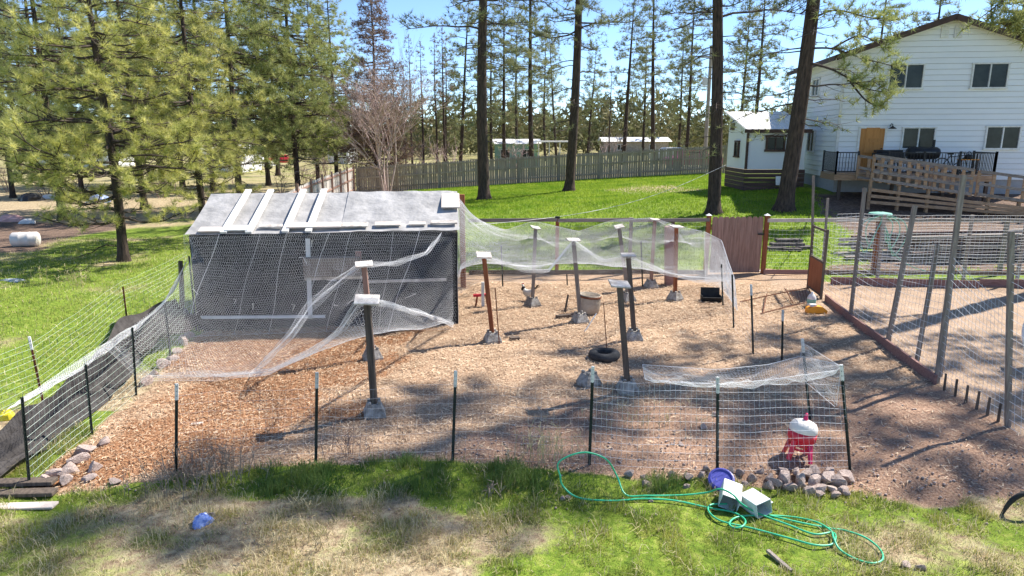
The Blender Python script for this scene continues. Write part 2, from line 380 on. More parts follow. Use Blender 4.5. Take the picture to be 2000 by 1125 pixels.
# ------------------------------------------------------------------ far woods and mountains
def needles(P, D, k, ln, wd, spread=.9, seed=1, jl=.35):
    g = np.random.default_rng(seed); N = len(P)
    u = g.normal(size=(N, k, 3)); u /= np.linalg.norm(u, axis=2, keepdims=True)
    d = D[:, None, :] + u * spread; d /= np.linalg.norm(d, axis=2, keepdims=True)
    s_ = np.cross(d, g.normal(size=(N, k, 3))); s_ /= np.linalg.norm(s_, axis=2, keepdims=True) + 1e-9
    ll = ln * (1 + jl * g.uniform(-1, 1, (N, k, 1))); p = P[:, None, :] + d * ll * .04
    V = np.stack([p - s_ * wd / 2, p + s_ * wd / 2, p + d * ll], 2).reshape(-1, 3)
    return V, np.arange(len(V)).reshape(-1, 3)
g = np.random.default_rng(3); N = 5200
wy = g.uniform(115, 330, N); wx = g.uniform(-1, 1, N) * (wy * .95 + 25); hmax = 3.0 + 8.5 * np.clip(fbm(wx, wy, .03, 4) * 1.8 - .55, 0, 1) ** 1.2
cl = []
for q in range(9):
    f = g.uniform(.05, 1, N); cl.append(np.stack([wx + g.normal(size=N) * 1.3 * (1.1 - f), wy + g.normal(size=N) * 1.3, T(wx, wy) + hmax * f], 1))
P = np.concatenate(cl); D = np.tile([0, 0, .6], (len(P), 1))
V, F = needles(P, D, 5, 1.3, .45, 1.1, 5)
tag(link_mesh('distant_woods', np_mesh('distant_woods', V, F), MATS['woods']), 'far olive and brown woodland along the horizon', 'woods', kind='stuff')

# ------------------------------------------------------------------ pines
def pine(seed, H, r0, clear, RX, tufts=1., k=14, ln=.2, wd=.018, shape='cone', pom=False, dead=0, whorl=.42, lean=(0, 0), dens=1., spread=.9, twn=5):
    g = np.random.default_rng(seed); rd = random.Random(seed)
    tr, br = MB(), MB(); bend = [(rd.uniform(-1, 1), rd.uniform(-1, 1)) for _ in range(3)]
    def tp(z):
        t = z / H; return Vector((lean[0] * z + .012 * H * (bend[0][0] * math.sin(3 * t) + bend[1][0] * .5 * math.sin(7 * t)), lean[1] * z + .012 * H * (bend[0][1] * math.sin(3 * t)), z))
    nz = 22; zs = [-.35, 0, .25, .7] + [H * (i + 1.0) / nz for i in range(1, nz)]
    rr = [r0 * (1.5 if z < .1 else 1.18 if z < .5 else 1) * max(.06, (1 - z / H)) ** .75 for z in zs]
    tr.tube([tp(z) for z in zs], rr, 10)
    P, D = [], []
    def rad(z): return r0 * max(.06, 1 - z / H) ** .75
    def branch(z, ang, Lb, live, droop, twigs=True):
        base = tp(z); out = Vector((math.cos(ang), math.sin(ang), 0)); side = Vector((-out.y, out.x, 0)); pts = []; ns = 6; wob = rd.uniform(-.15, .15)
        for i in range(ns + 1):
            s_ = i / ns; zof = droop * (-s_ * .9 + 1.05 * s_ * s_) * Lb if live else -droop * s_ * s_ * Lb * .5 + .05 * math.sin(9 * s_ + seed)
            pts.append(base + out * (Lb * s_) + side * (wob * Lb * math.sin(2.5 * s_)) + Vector((0, 0, zof + rd.uniform(-.02, .02) * Lb)))
        rb = min(.06, .014 * Lb + .012) * (1 if live else .7); rb = max(rb, wd * .6)
        br.tube(pts, [rb * (1 - .75 * i / ns) for i in range(ns + 1)], 4, False)
        nt_ = max(2, int(twn * Lb * .8))
        for q in range(nt_):
            s_ = rd.uniform(.3, 1) if live else rd.uniform(.25, 1); i = min(ns - 1, int(s_ * ns)); p0 = pts[i].lerp(pts[i + 1], s_ * ns - i)
            td = (out * rd.uniform(.4, 1) + side * rd.choice((-1, 1)) * rd.uniform(.4, 1.1) + Vector((0, 0, rd.uniform(-.35, .95) if live else rd.uniform(-.5, .3)))).normalized()
            tl = Lb * rd.uniform(.16, .34) + .12; p1 = p0 + td * tl
            br.tube([p0, p0.lerp(p1, .5) + Vector((0, 0, -.03 * tl)), p1], [rb * .35, rb * .25, rb * .15], 3, False)
            if live:
                m_ = max(2, int(tufts * tl / (.17 if pom else .13)))
                for e in range(m_):
                    if rd.random() > dens: continue
                    f = (e + 1) / m_ if not pom else 1.02 - .55 * (e / m_) ** 1.3; P.append(tuple(p0.lerp(p1, f) + Vector((rd.uniform(-.07, .07), rd.uniform(-.07, .07), rd.uniform(-.05, .1))))); D.append(tuple(td * .55 + Vector((0, 0, .5))))
            elif rd.random() < dead * .35: P.append(tuple(p1)); D.append(tuple(td + Vector((0, 0, .4))))
        if live: P.append(tuple(pts[-1])); D.append(tuple((pts[-1] - pts[-2]).normalized() + Vector((0, 0, .3))))
    z = clear; a0 = rd.uniform(0, 6)
    while z < H * .985:
        t_ = (z - clear) / (H - clear)
        if shape == 'cone': Lm = RX * (1 - t_) ** .75 * (.75 + .6 * min(1, t_ * 5))
        elif shape == 'oval': Lm = RX * (math.sin(math.pi * min(1, .12 + .86 * t_)) ** .7)
        else: Lm = RX * (1 - .75 * t_) * (.55 + .6 * rd.random())
        nb = rd.choice((3, 4, 4, 5)) if shape == 'cone' else rd.choice((2, 3, 3))
        for q in range(nb): branch(z + rd.uniform(-.35, .35), a0 + q * 6.283 / nb + rd.uniform(-.4, .4), max(.25, Lm * rd.uniform(.65, 1.15)), True, rd.uniform(-.35, .6) if t_ < .6 else rd.uniform(-.5, .1))
        a0 += 1.1 + rd.random(); z += whorl * rd.uniform(.75, 1.25) * (1 if t_ < .7 else .75)
    if dead:
        z = clear * .35
        while z < clear + (H - clear) * .2:
            branch(z, rd.uniform(0, 6.28), RX * rd.uniform(.25, .75), False, rd.uniform(-.1, .7)); z += .7 / dead * rd.uniform(.4, 1.5)
    for q in range(4): P.append(tuple(tp(H) + Vector((0, 0, -.12 * q)))); D.append((0, 0, 1))
    V, F = needles(np.array(P), np.array(D), k, ln, wd, spread, seed)
    return tr.mesh('trunk', smooth=True), br.mesh('branches'), np_mesh('crown', V, F)
def put_tree(name, meshes, loc, rz, sc, label, group=None, needles_mat='needles_mid', bark='bark', cat='tree', branch_mat='twig'):
    o = thing(name, loc, label, cat, group); o.rotation_euler = (0, 0, rz); o.scale = (sc, sc, sc)
    for nm, me_, mt in zip(('trunk', 'branches', 'crown'), meshes, (bark, branch_mat, needles_mat)):
        if me_ is None: continue
        if not me_.materials: me_.materials.append(MATS[mt])
        c_ = bpy.data.objects.new(nm, me_); COL.objects.link(c_); c_.parent = o
        if nm != 'trunk': c_['kind'] = 'stuff'
        if c_.material_slots: c_.material_slots[0].link = 'OBJECT'; c_.material_slots[0].material = MATS[mt]
    return o
def on(px, Y):                     # ground point on a bearing at a distance
    X = at(px, 300, Y).x; return Vector((X, Y, Tz(X, Y)))
near_a = pine(11, 11.5, .155, 1.45, 2.75, .9, 34, .22, .011, 'cone', pom=True, dead=1.0, whorl=.36, spread=1.15)
near_b = pine(12, 12.5, .145, 1.9, 2.2, .9, 34, .22, .012, 'cone', pom=True, dead=1.6, whorl=.38, spread=1.15)
near_c = pine(13, 16, .18, 2.8, 3.0, .75, 26, .28, .019, 'cone', pom=True, dead=1.4, whorl=.46, spread=1.15)
put_tree('pine_tree', near_a, gnd(242, 510), .3, 1.0, 'bushy young pine with yellow-green needles rooted in the grass left of the coop', None, 'needles_light')
put_tree('pine_tree', near_b, on(385, 26), 1.7, 1.0, 'yellow-green young pine with bare lower twigs just behind the dark coop', None, 'needles_light')
put_tree('pine_tree', near_c, on(578, 40), 2.2, 1.0, 'broad green pine close behind the weathered side fence', None, 'needles_mid')
put_tree('pine_tree', near_c, on(460, 36), 4.4, .98, 'green pine with dark trunk standing above a blue tarp', None, 'needles_mid')
put_tree('pine_tree', near_b, on(105, 33), 3.3, 1.25, 'pine with drooping dark boughs beyond the dirt mound', None, 'needles_mid')
put_tree('pine_tree', near_c, on(270, 38), .9, 1.0, 'tall full pine behind the yellow-green young pines', None, 'needles_mid')
put_tree('pine_tree', near_b, on(655, 52), 5.0, 1.2, 'slim green pine beyond the fence corner', None, 'needles_mid')
# big old pines on the lawn: long bare trunks
old = [pine(30 + i, 27, .34, 9.5, 3.8, .55, 13, .28, .028, 'ragged', dead=1.8, whorl=.7, dens=.8, spread=1.1) for i in range(2)]
old2 = pine(33, 26, .36, 9.4, 4.2, .55, 14, .26, .026, 'ragged', dead=2.2, whorl=.75, dens=.85, spread=1.1)
put_tree('pine_tree', old[0], on(945, 37), .5, .92, 'tall pine trunk on the lawn nearest the coop, flared at its base', None, 'needles_far', 'bark_near')
put_tree('pine_tree', old[1], on(1113, 39), 2.5, .85, 'slender dark pine trunk on the middle of the lawn in front of the board fence', None, 'needles_far', 'bark_near')
o3 = put_tree('pine_tree', old[0], on(1401, 28), 3.6, .80, 'straight pine trunk just behind the closed garden gate', None, 'needles_far', 'bark_near')
o3.rotation_euler = (0, R(3.0), 3.6)
o4 = put_tree('pine_tree', old2, on(1541, 28), .2, .95, 'leaning thick pine in front of the house with a leafy bough over the siding', None, 'needles_mid', 'bark_near')
o4.rotation_euler = (0, R(3.0), .2)
def bough(parent, limbs, seed, mat, tw=9, k=15, ln=.24, wd=.022):
    rd = random.Random(seed); br = MB(); P, D = [], []
    for pts in limbs:
        c_ = spline([at(*q) for q in pts], 6); n_ = len(c_); br.tube(c_, [.045 * (1 - .75 * i / n_) for i in range(n_)], 5, False)
        for q in range(int(tw * (c_[0] - c_[-1]).length)):
            s_ = rd.uniform(.35, 1); p0 = c_[min(n_ - 1, int(s_ * n_))]; td = Vector((rd.uniform(-.3, 1), rd.gauss(0, .8), rd.gauss(.05, .5))).normalized(); p1 = p0 + td * rd.uniform(.25, .75)
            br.tube([p0, p0.lerp(p1, .5) - Vector((0, 0, .03)), p1], [.012, .009, .005], 3, False)
            for e in range(4): P.append(tuple(p0.lerp(p1, .4 + .2 * e))); D.append(tuple(td * .5 + Vector((0, 0, .4))))
    V, F = needles(np.array(P), np.array(D), k, ln, wd, 1.15, seed); mi = Matrix.LocRotScale(parent.location, parent.rotation_euler, parent.scale).inverted()
    for nm, me_, mt_ in (('bough', br.mesh('bough'), 'twig'), ('bough_needles', np_mesh('bough_needles', V, F), mat)):
        me_.materials.append(MATS[mt_]); q = bpy.data.objects.new(nm, me_); COL.objects.link(q); q.parent = parent; q.matrix_parent_inverse = mi; q['kind'] = 'stuff'
bough(o4, [[(1576, 95, 28), (1625, 95, 27.6), (1680, 112, 27.2), (1740, 128, 27)], [(1574, 122, 28), (1630, 138, 27.4), (1690, 172, 27), (1735, 180, 26.8)], [(1625, 95, 27.6), (1680, 70, 27.8), (1730, 95, 27.6)], [(1650, 145, 27.2), (1690, 195, 26.8), (1722, 208, 26.6)], [(1583, 40, 28), (1630, 20, 27.5), (1700, 35, 27.2), (1755, 38, 27)]], 3, 'needles_mid')
# off-frame pines that shade the foreground
oa = put_tree('pine_tree', pine(41, 29, .30, 12.5, 2.1, .65, 16, .30, .042, 'oval', dead=.5, whorl=.52, dens=.9), Vector((16.0, 18.7, Tz(16, 18.7))), 0, 1, 'tall pine beside the wire run whose shadow crosses the dirt')
put_tree('pine_tree', pine(42, 19.5, .26, 8.5, 2.3, .65, 16, .30, .042, 'oval', dead=.5, whorl=.6, dens=.92), Vector((18.3, 16.2, Tz(18.3, 16.2))), 2, 1, 'shorter pine right of the wire run shading the bare dirt corner')
bough(oa, [[(2136, 20, 18.1), (2060, 5, 17.9), (1990, 25, 17.7), (1960, 55, 17.6)], [(2060, 5, 17.9), (2010, 50, 17.8), (1985, 75, 17.7)], [(2040, -20, 18), (1980, -10, 17.8), (1935, 20, 17.7)]], 6, 'needles_mid')
# stand of tall pines beyond the board fence
stand = [pine(50 + i, (16, 18, 21, 19)[i], .20 + .02 * i, (5.2, 4.6, 6.5, 7.5)[i], (1.9, 2.5, 2.4, 1.9)[i], .55, 12, .40, .042, 'oval', dead=1.2, whorl=.62, dens=.8, twn=5, spread=1.15) for i in range(4)]
sparse = [pine(60 + i, 20 + 2 * i, .22, 11 + i, 1.6, .4, 9, .35, .05, 'ragged', dead=1.6, whorl=.9, dens=.55, twn=4) for i in range(2)]
for i, (px, Y, kind, sc, tilt) in enumerate([(897, 62, 0, .95, 4), (985, 66, 1, .92, 0), (1040, 56, 2, .95, 1), (1088, 78, 0, .85, 6), (1147, 70, 1, .62, 6), (1218, 66, 3, .82, 2), (1255, 72, 0, .8, 3), (1276, 63, 3, .88, 2), (1325, 76, 1, .8, 1), (1340, 60, 2, .72, 0),
        (1445, 70, 1, .85, 0), (1470, 58, 0, .95, 0), (1530, 90, 1, .62, 0), (1700, 74, 2, .95, 0), (1800, 62, 1, .95, 0), (1960, 60, 3, 1.0, 0), (1010, 88, 3, .9, 0), (1065, 92, 2, .8, 0), (960, 74, 0, .95, -2), (872, 75, 1, .7, 1)]):
    o = put_tree('pine_tree', stand[kind], on(px, Y), i * 1.3, sc, 'tall pine with high thin crown standing beyond the board fence', 'pines beyond the board fence', 'needles_far'); o.rotation_euler = (R(0), R(tilt), i * 1.3)
for i, (px, Y, sc) in enumerate([(793, 70, .52), (805, 84, .7), (826, 62, .58), (853, 72, .62), (868, 58, .6), (772, 88, .6), (1190, 95, .6)]):
    put_tree('pine_tree', sparse[i % 2], on(px, Y), i * 2.1, sc, 'thin nearly bare pine pole standing beyond the fence corner', 'bare pine poles beyond the fence corner', 'needles_dry')
for i, (px, Y, kind, sc) in enumerate([(12, 45, 0, .8), (60, 62, 4, 1), (100, 54, 2, .95), (150, 47, 4, .9), (225, 58, 4, 1.15), (310, 56, 4, 1.1), (350, 52, 1, .95), (410, 50, 4, 1.1), (520, 56, 4, 1.1), (540, 70, 1, 1.05), (618, 58, 4, 1.0), (-60, 50, 1, 1), (35, 80, 2, 1), (128, 90, 0, 1.1), (270, 84, 3, 1)]):
    put_tree('pine_tree', near_c if kind == 4 else stand[kind], on(px, Y), i * 1.7 + 1, sc, 'full-crowned green pine in the grove behind the yellow-green young pines' if kind == 4 else 'tall pine with long bare trunk in the grove behind the yellow-green young pines', 'full-crowned pines in the left grove' if kind == 4 else 'bare-trunked pines in the left grove', 'needles_mid' if kind == 4 else 'needles_far')
# brown dying conifer and bare shrub at the fence corner
dying = pine(71, 15.5, .17, .8, 2.5, .6, 9, .2, .03, 'cone', dead=1.5, whorl=.24, dens=.75, twn=9)
put_tree('dead_conifer', dying, on(737, 49.8), 0, .95, 'brown dying conifer with bare twigs behind the fence corner', None, 'needles_dry', 'bark', 'tree', 'deadtwig')
def bare_shrub(seed, Hs, stems, spread, r0, depth=4, ch=(3, 4)):
    rd = random.Random(seed); a, b2 = MB(), MB()
    def grow(p, d, ln, r_, dep, tgt):
        q = p + d * ln; mid = p.lerp(q, .5) + Vector((rd.uniform(-1, 1), rd.uniform(-1, 1), rd.uniform(-.3, .6))) * ln * .06
        tgt.tube([p, mid, q], [r_, r_ * .82, r_ * .62], 5 if dep > 2 else 3, False)
        if dep == 0: return
        for _ in range(rd.randint(*ch)):
            nd = (d + Vector((rd.gauss(0, 1), rd.gauss(0, 1), rd.gauss(.1, .6))) * .48).normalized(); s_ = rd.uniform(.45, 1)
            grow(p.lerp(q, s_), nd, ln * rd.uniform(.55, .82), max(r_ * .55, .006), dep - 1, b2)
    for i in range(stems):
        an = i * 6.283 / stems + rd.uniform(-.4, .4); d = Vector((math.cos(an) * spread, math.sin(an) * spread, 1)).normalized()
        grow(Vector((math.cos(an) * .12, math.sin(an) * .12, -.1)), d, Hs * rd.uniform(.3, .42), r0 * rd.uniform(.7, 1.1), depth, a)
    return a.mesh('trunk'), b2.mesh('branches'), None
put_tree('bare_shrub', bare_shrub(5, 11, 7, .13, .06, 4, (3, 5)), on(752, 42.5), 0, 1, 'leafless pinkish-grey many-stemmed shrub at the board fence corner', None, 'bare', 'bare', 'shrub', 'bare')
sm_shrub = bare_shrub(8, 3.2, 6, .4, .03, 3, (2, 3))
for i, (px, Y, sc) in enumerate([(690, 49.5, 1.2), (1190, 60, 1.3), (1010, 58, 1.2), (870, 58, 1.4), (810, 60, 1.5)]):
    put_tree('bare_shrub', sm_shrub, on(px, Y), i, sc, 'low leafless brown brush beyond the board fence', 'brush beyond the board fence', 'bare', 'bare', 'shrub', 'bare')

rb2 = random.Random(4)
for i in range(26):
    put_tree('bare_shrub', sm_shrub, on(rb2.uniform(-40, 690), rb2.uniform(42, 75)), i, rb2.uniform(.5, 1.0), 'low leafless brown brush among the grove trunks', 'brush among the grove trunks', 'bare', 'deadtwig' , 'shrub', 'bare' if i % 2 else 'deadtwig')
# ------------------------------------------------------------------ far board fence and side fence
pk = MB().add([(-.07, -.01, 0), (.07, -.01, 0), (.07, .01, 0), (-.07, .01, 0), (-.07, -.01, 1.78), (-.04, -.01, 1.83), (.04, -.01, 1.83), (.07, -.01, 1.78), (-.07, .01, 1.78), (-.04, .01, 1.83), (.04, .01, 1.83), (.07, .01, 1.78)],
              [(0, 1, 7, 6, 5, 4), (3, 8, 9, 10, 11, 2), (1, 2, 11, 7), (0, 4, 8, 3), (4, 5, 9, 8), (5, 6, 10, 9), (6, 7, 11, 10), (0, 3, 2, 1)])
def board_fence(name, path, label, mat, post_mat, rails_front, post_gap=2.6, step=.152):
    path = [Vector((x, y, Tz(x, y))) for x, y in path]; L_ = sum((path[i + 1] - path[i]).length for i in range(len(path) - 1))
    root = thing(name, path[0], label, 'fence'); me_ = pk.mesh('picket'); me_.materials.append(MATS[mat])
    n_ = int(L_ / step); pts = polyline(path, n_)
    for i in range(n_):
        a = pts[max(0, i - 1)]; c_ = pts[min(n_ - 1, i + 1)]; an = math.atan2(c_[1] - a[1], c_[0] - a[0])
        piece('picket', me_, root, (pts[i][0], pts[i][1], Tz(pts[i][0], pts[i][1]) - .02 + random.uniform(-.015, .015)), (random.uniform(-.01, .01), random.uniform(-.012, .012), an))
    m_ = int(L_ / post_gap) + 1; pp = polyline(path, m_)
    for i in range(m_):
        a = pp[max(0, i - 1)]; c_ = pp[min(m_ - 1, i + 1)]; d = Vector((c_[0] - a[0], c_[1] - a[1], 0)).normalized(); nrm = Vector((-d.y, d.x, 0)) * rails_front
        p = Vector((pp[i][0], pp[i][1], Tz(pp[i][0], pp[i][1]))) + nrm * .07
        MB().box(p + Vector((0, 0, .97)), (.10, .10, 2.0), Matrix.Rotation(math.atan2(d.y, d.x), 3, 'Z')).build('post', MATS[post_mat], root)
        if i < m_ - 1:
            p2 = Vector((pp[i + 1][0], pp[i + 1][1], Tz(pp[i + 1][0], pp[i + 1][1]))) + nrm * .07
            for h in (.35, 1.05, 1.66): MB().bar(p + Vector((0, 0, h)) - nrm * .03, p2 + Vector((0, 0, h)) - nrm * .03, .04, .09).build('rail', MATS[post_mat if rails_front > 0 else mat], root)
    return root
board_fence('board_fence', [(-10.6, 47.2), (-5.8, 48), (-1.8, 48), (3.9, 47.6), (8.8, 47), (14.2, 46)], 'long weathered grey-green board fence across the back of the lawn', 'picket', 'picket', -1, 2.6)
board_fence('side_fence', [(-10.75, 46.6), (-9.6, 36), (-8.2, 24)], 'pale sunlit-toned board fence with rust-brown posts running back beside the lawn', 'picket_lit', 'wood_gate', 1, 2.9)

# ------------------------------------------------------------------ house
HX0, HY, HZ0, HYB, HROT = 14.45, 31.0, 2.12, 38.2, R(-8)
HPIV = Vector((HX0, HY, 0)); HRM = Matrix.Rotation(HROT, 3, 'Z')
def hat(px, py, off=0):           # point on the (turned) front wall plane, given back in the wall's own unturned frame
    nn = HRM @ Vector((0, -1, 0)); o_ = Vector((0, 0, CAM_Z)); q = HPIV + nn * off; d = ray(px, py); return HRM.inverted() @ (o_ + d * ((q - o_).dot(nn) / d.dot(nn)) - HPIV) + HPIV
def turn(o):                      # carry a thing round with the house
    l_ = o.location.copy(); q = HRM @ (Vector((l_.x, l_.y, 0)) - HPIV) + HPIV; o.location = (q.x, q.y, l_.z); o.rotation_euler.z += HROT; return o
pk_, ev_ = hat(1868, 32, .5), hat(1606, 122, .5)
HXM, HZP = pk_.x, pk_.z; HX1 = 2 * HXM - HX0; slope = (pk_.z - ev_.z) / (pk_.x - ev_.x); HZE = HZP - slope * (HXM - HX0)
house = thing('house', (HX0, HY, 1.5), 'two-storey white clapboard house with low gable and wooden deck', 'house')
core = MB(); e_ = .05
core.add([(HX0 + e_, y, z) for y in (HY + e_, HYB) for z in (1.0,)] + [], [])
core = MB().add([(HX0 + e_, HY + e_, .9), (HX1 - e_, HY + e_, .9), (HX1 - e_, HY + e_, HZE - .05), (HXM, HY + e_, HZP - .08), (HX0 + e_, HY + e_, HZE - .05),
                 (HX0 + e_, HYB, .9), (HX1 - e_, HYB, .9), (HX1 - e_, HYB, HZE - .05), (HXM, HYB, HZP - .08), (HX0 + e_, HYB, HZE - .05)],
                [(0, 1, 2, 3, 4), (9, 8, 7, 6, 5), (0, 4, 9, 5), (1, 6, 7, 2), (4, 3, 8, 9), (3, 2, 7, 8), (0, 5, 6, 1)])
core.build('wall', MATS['house_core'], house)
ch_ = .232; z = HZ0
while z < HZP - .15:
    zt = min(z + ch_ - .011, HZP - .1); x0, x1 = HX0, HX1
    if zt > HZE: x0 = HX0 + (zt - HZE) / slope; x1 = HX1 - (zt - HZE) / slope
    xb0, xb1 = (x0, x1) if z <= HZE else (HX0 + (z - HZE) / slope, HX1 - (z - HZE) / slope)
    MB().add([(xb0, HY - .034, z), (xb1, HY - .034, z), (x1, HY - .006, zt), (x0, HY - .006, zt), (xb0, HY + .045, z), (xb1, HY + .045, z), (x1, HY + .045, zt), (x0, HY + .045, zt)],
             [(0, 1, 2, 3), (7, 6, 5, 4), (0, 4, 5, 1), (3, 2, 6, 7), (0, 3, 7, 4), (1, 5, 6, 2)]).build('plank', MATS['siding'], house)
    if zt <= HZE + .05:
        MB().add([(HX0 - .028, HY, z), (HX0 - .028, HYB, z), (HX0 - .006, HYB, zt), (HX0 - .006, HY, zt), (HX0 + .045, HY, z), (HX0 + .045, HYB, z), (HX0 + .045, HYB, zt), (HX0 + .045, HY, zt)],
                 [(3, 2, 1, 0), (4, 5, 6, 7), (1, 5, 4, 0), (7, 6, 2, 3), (4, 7, 3, 0), (2, 6, 5, 1)]).build('plank', MATS['siding'], house)
    z += ch_
MB().box((HX0 - .01, HY - .01, (HZ0 + HZE) / 2), (.11, .11, HZE - HZ0)).build('corner_trim', MATS['white'], house)
MB().box(((HX0 + HX1) / 2, (HY + HYB) / 2 + .03, 1.55), (HX1 - HX0 - .12, HYB - HY - .1, 1.2)).build('foundation', MATS['foundation'], house)
for s_ in (-1, 1):                 # roof slopes with dark rake and fascia
    xe = HXM + s_ * (HXM - HX0 + .55); ze = HZP - slope * (HXM - HX0 + .55)
    y0, y1 = HY - .5, HYB + .5
    MB().add([(HXM, y0, HZP + .1), (xe, y0, ze + .1), (xe, y1, ze + .1), (HXM, y1, HZP + .1), (HXM, y0, HZP), (xe, y0, ze), (xe, y1, ze), (HXM, y1, HZP)],
             [(0, 1, 2, 3), (7, 6, 5, 4), (0, 4, 5, 1), (1, 5, 6, 2), (2, 6, 7, 3), (3, 7, 4, 0)]).build('roof', MATS['roof_metal'], house)
    MB().bar((HXM - s_ * .02, y0 - .03, HZP + .0), (xe, y0 - .03, ze + .0), .05, .24).build('rake_board', MATS['brown_trim'], house)
    MB().bar((xe + s_ * .03, y0, ze), (xe + s_ * .03, y1, ze), .05, .2).build('fascia', MATS['brown_trim'], house)
def window(parent, c, wd, ht, nrm='y', frame='white', bars=1, fw=.06):
    cx, cy, cz = c; o_ = MB()
    def bx(u, zz_, du, dz, dep, off, m_):
        if nrm == 'y': return m_.box((cx + u, cy - off, cz + zz_), (du, dep, dz))
        return m_.box((cx - off, cy + u, cz + zz_), (dep, du, dz))
    fr = MB(); bx(0, ht / 2, wd + fw * 2, fw, .09, .05, fr); bx(0, -ht / 2, wd + fw * 2, fw * 1.3, .12, .06, fr); bx(-wd / 2, 0, fw, ht - fw * 1.2, .09, .05, fr); bx(wd / 2, 0, fw, ht - fw * 1.2, .09, .05, fr)
    win = fr.build('window', MATS[frame], parent)
    if bars:
        mu = MB(); bx(0, 0, .05, ht - fw * 1.2, .05, .055, mu); mu.build('mullion', MATS[frame], win)
        for u in (-1, 1): pn = MB(); bx(u * wd / 4, 0, wd / 2 - .08, ht - fw * 1.4, .02, .036, pn); pn.build('pane', MATS['glass'], win)
    else:
        pn = MB(); bx(0, 0, wd - .06, ht - fw * 1.4, .02, .036, pn); pn.build('pane', MATS['glass'], win)
    return win
def hwin(x0, y0, x1, y1, **k):
    a = hat(x0, y0); c_ = hat(x1, y1); window(house, ((a.x + c_.x) / 2, HY, (a.z + c_.z) / 2), c_.x - a.x, a.z - c_.z, **k)
hwin(1738, 126, 1799, 173); hwin(1901, 124, 1963, 172); hwin(1764, 249, 1821, 291); hwin(1927, 247, 1986, 291)
for (py0, py1, ya, yb) in ((155, 188, 34.4, 35.5), (254, 296, 34.4, 35.5)):
    za, zb = at(1578, py0, 35).z, at(1578, py1, 35).z; window(house, (HX0, (ya + yb) / 2, (za + zb) / 2), yb - ya, za - zb, 'x')
for px in (1845, 1871):            # gable vents
    a = hat(px, 62); v_ = MB().box((a.x, HY - .05, a.z), (.30, .05, .50)).build('gable_vent', MATS['white'], house)
    for q in range(6): MB().bar((a.x - .11, HY - .085, a.z - .18 + q * .07), (a.x + .11, HY - .085, a.z - .18 + q * .07), .03, .012, (0, .6, 1)).build('slat', MATS['galv'], v_)
a = hat(1681, 251); c_ = hat(1718, 337); dz0 = 2.48
dr = MB().box(((a.x + c_.x) / 2, HY - .045, (a.z + dz0) / 2), (c_.x - a.x, .05, a.z - dz0)).build('door', MATS['door'], house)
for q in range(3): MB().box(((a.x + c_.x) / 2, HY - .075, dz0 + .38 + q * .62), (.56, .02, .46)).build('panel', MATS['door'], dr)
MB().lathe([(0, 0), (.03, .01), (.03, .05), (0, .06)], 10, Matrix.Translation((c_.x - .08, HY - .075, dz0 + .95)) @ Matrix.Rotation(R(90), 4, 'X')).build('knob', MATS['black'], dr)
fr = MB(); fr.box((a.x - .05, HY - .04, (a.z + dz0) / 2), (.09, .07, a.z - dz0)); fr.box((c_.x + .05, HY - .04, (a.z + dz0) / 2), (.09, .07, a.z - dz0)); fr.box(((a.x + c_.x) / 2, HY - .042, a.z + .05), (c_.x - a.x + .19, .075, .09)); fr.build('door_frame', MATS['white'], house)
a = hat(1738, 249)              # barn lamp by the door
lm = MB().tube([(a.x, HY - .02, a.z + .05), (a.x, HY - .12, a.z + .16), (a.x, HY - .28, a.z + .14), (a.x, HY - .3, a.z + .05)], .018, 6).build('wall_lamp', MATS['black'], house)
MB().lathe([(.03, .06), (.06, .03), (.17, -.05), (.165, -.06), (.02, .0)], 16, Matrix.Translation((a.x, HY - .3, a.z))).build('lamp_shade', MATS['black'], lm)
# deck with black railing
turn(house)
DX0, DX1, DY, DZ = 13.85, 20.1, 29.0, 2.42
deck = thing('deck', (DX0, DY, 1.4), 'raised wooden deck with black metal railing against the white house', 'deck')
db = MB().box((0, 0, 0), (.138, HY - DY - .06, .035)).mesh('deck_board'); db.materials.append(MATS['wood_pallet'])
for i in range(int((DX1 - DX0) / .145)): piece('deck_board', db, deck, (DX0 + .07 + i * .145, (HY + DY) / 2, DZ))
MB().box(((DX0 + DX1) / 2, DY + .02, DZ - .15), (DX1 - DX0, .05, .24)).build('rim_joist', MATS['wood_pallet'], deck)
MB().box((DX0 + .02, (DY + HY) / 2, DZ - .15), (.05, HY - DY - .1, .24)).build('rim_joist', MATS['wood_pallet'], deck)
for x in (DX0 + .3, DX0 + 2.4, DX0 + 4.4, DX1 - .2): MB().box((x, DY + .2, (DZ - .27 + Tz(x, DY)) / 2 - .1), (.12, .12, DZ - .27 - Tz(x, DY) + .2)).build('post', MATS['wood_dark'], deck)
rl = MB().box((0, 0, .45), (.07, .07, .98)).mesh('railing_post'); rl.materials.append(MATS['black'])
bl = MB().box((0, 0, .46), (.02, .02, .78)).mesh('baluster'); bl.materials.append(MATS['black'])
for (p, q) in (((DX0 + .05, DY + .05), (14.75, DY + .05)), ((15.95, DY + .05), (DX1 - .05, DY + .05)), ((DX0 + .05, HY - .15), (DX0 + .05, DY + .05)), ((DX1 - .05, DY + .05), (DX1 - .05, HY - .15))):
    P0, P1 = Vector((*p, DZ)), Vector((*q, DZ)); Lq = (P1 - P0).length; m_ = max(1, round(Lq / 1.5))
    for h in (.88, .1): MB().bar(P0 + Vector((0, 0, h)), P1 + Vector((0, 0, h)), .05, .045).build('rail', MATS['black'], deck)
    for i in range(m_ + 1): piece('railing_post', rl, deck, P0.lerp(P1, i / m_))
    nb = int(Lq / .12)
    for i in range(1, nb): piece('baluster', bl, deck, P0.lerp(P1, i / nb))
turn(deck)
